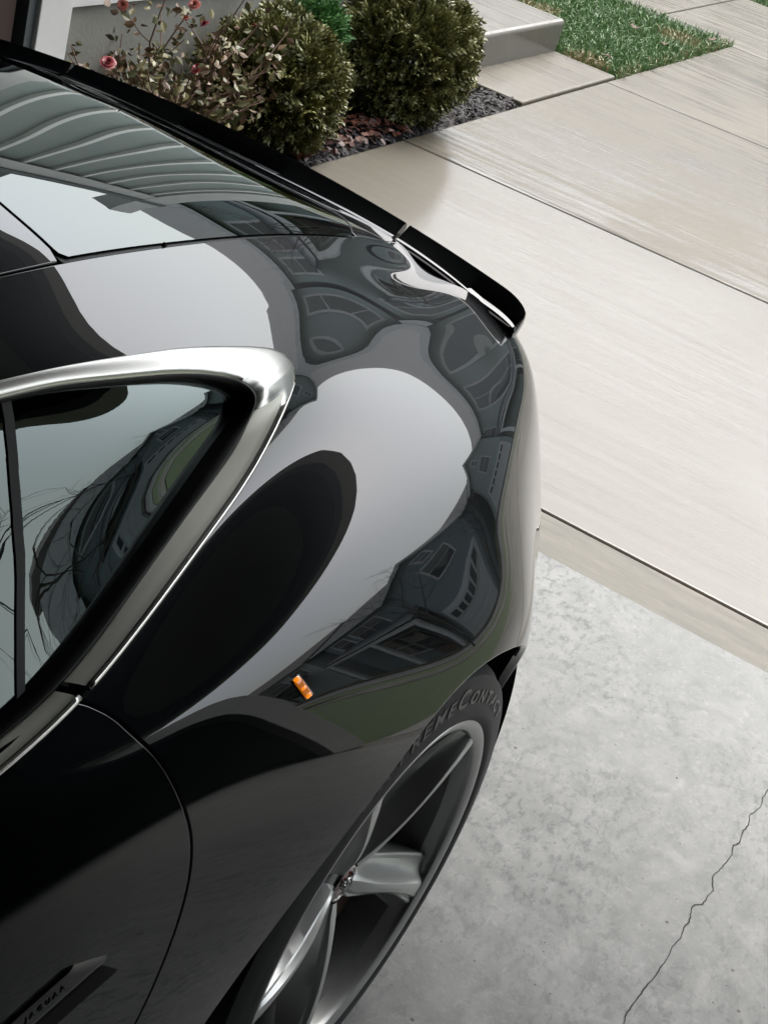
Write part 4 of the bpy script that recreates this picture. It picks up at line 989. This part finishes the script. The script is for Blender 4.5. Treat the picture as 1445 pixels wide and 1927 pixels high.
        for side, j0 in ((0, 0), (1, nw - 1)):
            st = len(V)
            for i in range(nr):
                x, y, z = V[i * nw + j0]; xn, yn, zn = V[i * nw + (1 if j0 == 0 else nw - 2)]
                ox, oy, oz = 0, y - yn, z - zn; L = math.hypot(oy, oz) + 1e-9
                for q, (dx, do) in enumerate(((-.0015, .0022), (-.006, .003), (-.040, -.004))):
                    V.append((x + dx, y + oy / L * do, z + oz / L * do))
            for i in range(nr - 1):
                p0, p1 = i * nw + j0, (i + 1) * nw + j0; a_, b_ = st + i * 3, st + (i + 1) * 3
                Fc += [(p0, p1, b_, a_), (a_, b_, b_ + 1, a_ + 1), (a_ + 1, b_ + 1, b_ + 2, a_ + 2)]
        return V, Fc
    def text_on_sidewall(body, r0, th_start, size, xface, spread, parent):
        V, F = [], []; th = th_start
        for ch, k in body:
            c_ = bpy.data.curves.new("t", 'FONT'); c_.body = ch; c_.size = size * k; c_.extrude = .0006; c_.shear = .25; c_.offset = .0007
            ob = bpy.data.objects.new("tmp", c_); COL.objects.link(ob); me = bpy.data.meshes.new_from_object(ob); bpy.data.objects.remove(ob)
            w = max([v.co.x for v in me.vertices] + [.004]); b = len(V)
            for v in me.vertices:
                r = r0 + v.co.y; a_ = th - v.co.x * spread / r0
                V.append((xface(r) + .0004 + max(v.co.z, 0), r * math.cos(a_), r * math.sin(a_)))
            F += [tuple(b + i for i in p.vertices) for p in me.polygons]
            th -= (w + .0028) * spread / r0; bpy.data.meshes.remove(me)
        return pyd("lettering", V, F, letter_m, parent)
    tyre_prof = [(-.006, .255), (-.001, .262), (.0035, .2705), (.0050, .279), (.0030, .288), (.0015, .296), (-.001, .312), (-.006, .324), (-.0065, .3262), (-.010, .3266), (-.020, .335), (-.034, .3395), (-.06, .342), (-.0605, .336), (-.066, .336), (-.0665, .342), (-.12, .3425), (-.1205, .336), (-.127, .336), (-.1275, .3425), (-.19, .342), (-.22, .337), (-.245, .322), (-.25, .295), (-.24, .258)]
    def sidewall(r): return float(np.interp(r, [q[1] for q in tyre_prof[:10]], [q[0] for q in tyre_prof[:10]]))
    def wheel(loc, rz, letters):
        w = empty("wheel", loc, rz, car)
        ty = pyd("tyre", *lathe(tyre_prof, 128), tyre_m, w, True)
        if letters:
            body = [(c_, 1.35 if i in (0, 7) else 1.0) for i, c_ in enumerate("EXTREMECONTACT")]
            text_on_sidewall(body, .2935, math.radians(121), .0235, sidewall, 1.42, ty)
        rm = pyd("rim", *lathe([(-.004, .2635), (.0005, .2665), (.002, .2655), (.0018, .2605), (-.0030, .2500), (-.0045, .2485), (-.012, .2475), (-.03, .245)], 128), lip_m, w, True)
        md = rm.modifiers.new("edge", 'EDGE_SPLIT'); md.split_angle = math.radians(40)
        br_ = pyd('barrel', *lathe([(-.0285, .2449), (-.07, .238), (-.12, .232), (-.20, .236), (-.23, .250), (-.235, .256)], 96), barrel_m, rm, True)
        for k in range(5):
            so_ = pyd("spoke", *spoke_mesh(math.radians(40 - 72 * k)), rim_m, w, True)
            md = so_.modifiers.new("edge", 'EDGE_SPLIT'); md.split_angle = math.radians(27)
        hb = pyd("hub", *lathe([(-.044, .0001), (-.044, .018), (-.046, .034), (-.050, .046), (-.062, .058), (-.09, .062), (-.12, .07)], 48), rim_m, w, True)
        pyd("hub_badge", *lathe([(-.0400, .0001), (-.0402, .014), (-.0412, .0235), (-.044, .0265), (-.047, .028)], 40), red_m, hb, True)
        pyd("badge_ring", *lathe([(-.0415, .0238), (-.0400, .0248), (-.0405, .0268), (-.047, .0285)], 40), silver_m, hb, True)
        # raised cat's-face relief on the badge: brow, ears, muzzle
        mb = MB()
        for pts, r in (([(-.039, -.013, .004), (-.0385, -.006, .009), (-.038, .0, .011), (-.0385, .006, .009), (-.039, .013, .004)], .0022), ([(-.0385, -.006, .004), (-.0378, -.004, -.005), (-.0378, 0, -.010), (-.0378, .004, -.005), (-.0385, .006, .004)], .0026), ([(-.039, -.013, .010), (-.0385, -.009, .014)], .003), ([(-.039, .013, .010), (-.0385, .009, .014)], .003), ([(-.0385, 0, .009), (-.0370, 0, -.002), (-.0375, 0, -.009)], .0024)):
            mb.tube(pts, r, 6)
        mb.build("badge_relief", silver_m, hb, True)
        V, Fc = lathe([(-.095, .075), (-.074, .078), (-.072, .082), (-.072, .200), (-.074, .202), (-.104, .202)], 96)
        pyd("brake_disc", V, Fc, disc_m, w, True)
        mb = MB(); mb.prism([(.13 * math.cos(t), .13 * math.sin(t)) for t in np.linspace(2.5, 3.7, 9)] + [(.205 * math.cos(t), .205 * math.sin(t)) for t in np.linspace(3.7, 2.5, 9)], 'x', -.15, -.078)
        mb.build("brake_caliper", MAT["dark"], w, bevel=.006)
        return w
    wheel((.912, 0, .3425), 0.0, True)
    wheel((-.912, 0, .3425), math.pi, False)
    wheel((.90, -2.622, .3425), 0.0, False)
    wheel((-.90, -2.622, .3425), math.pi, False)
    return car

build_car()
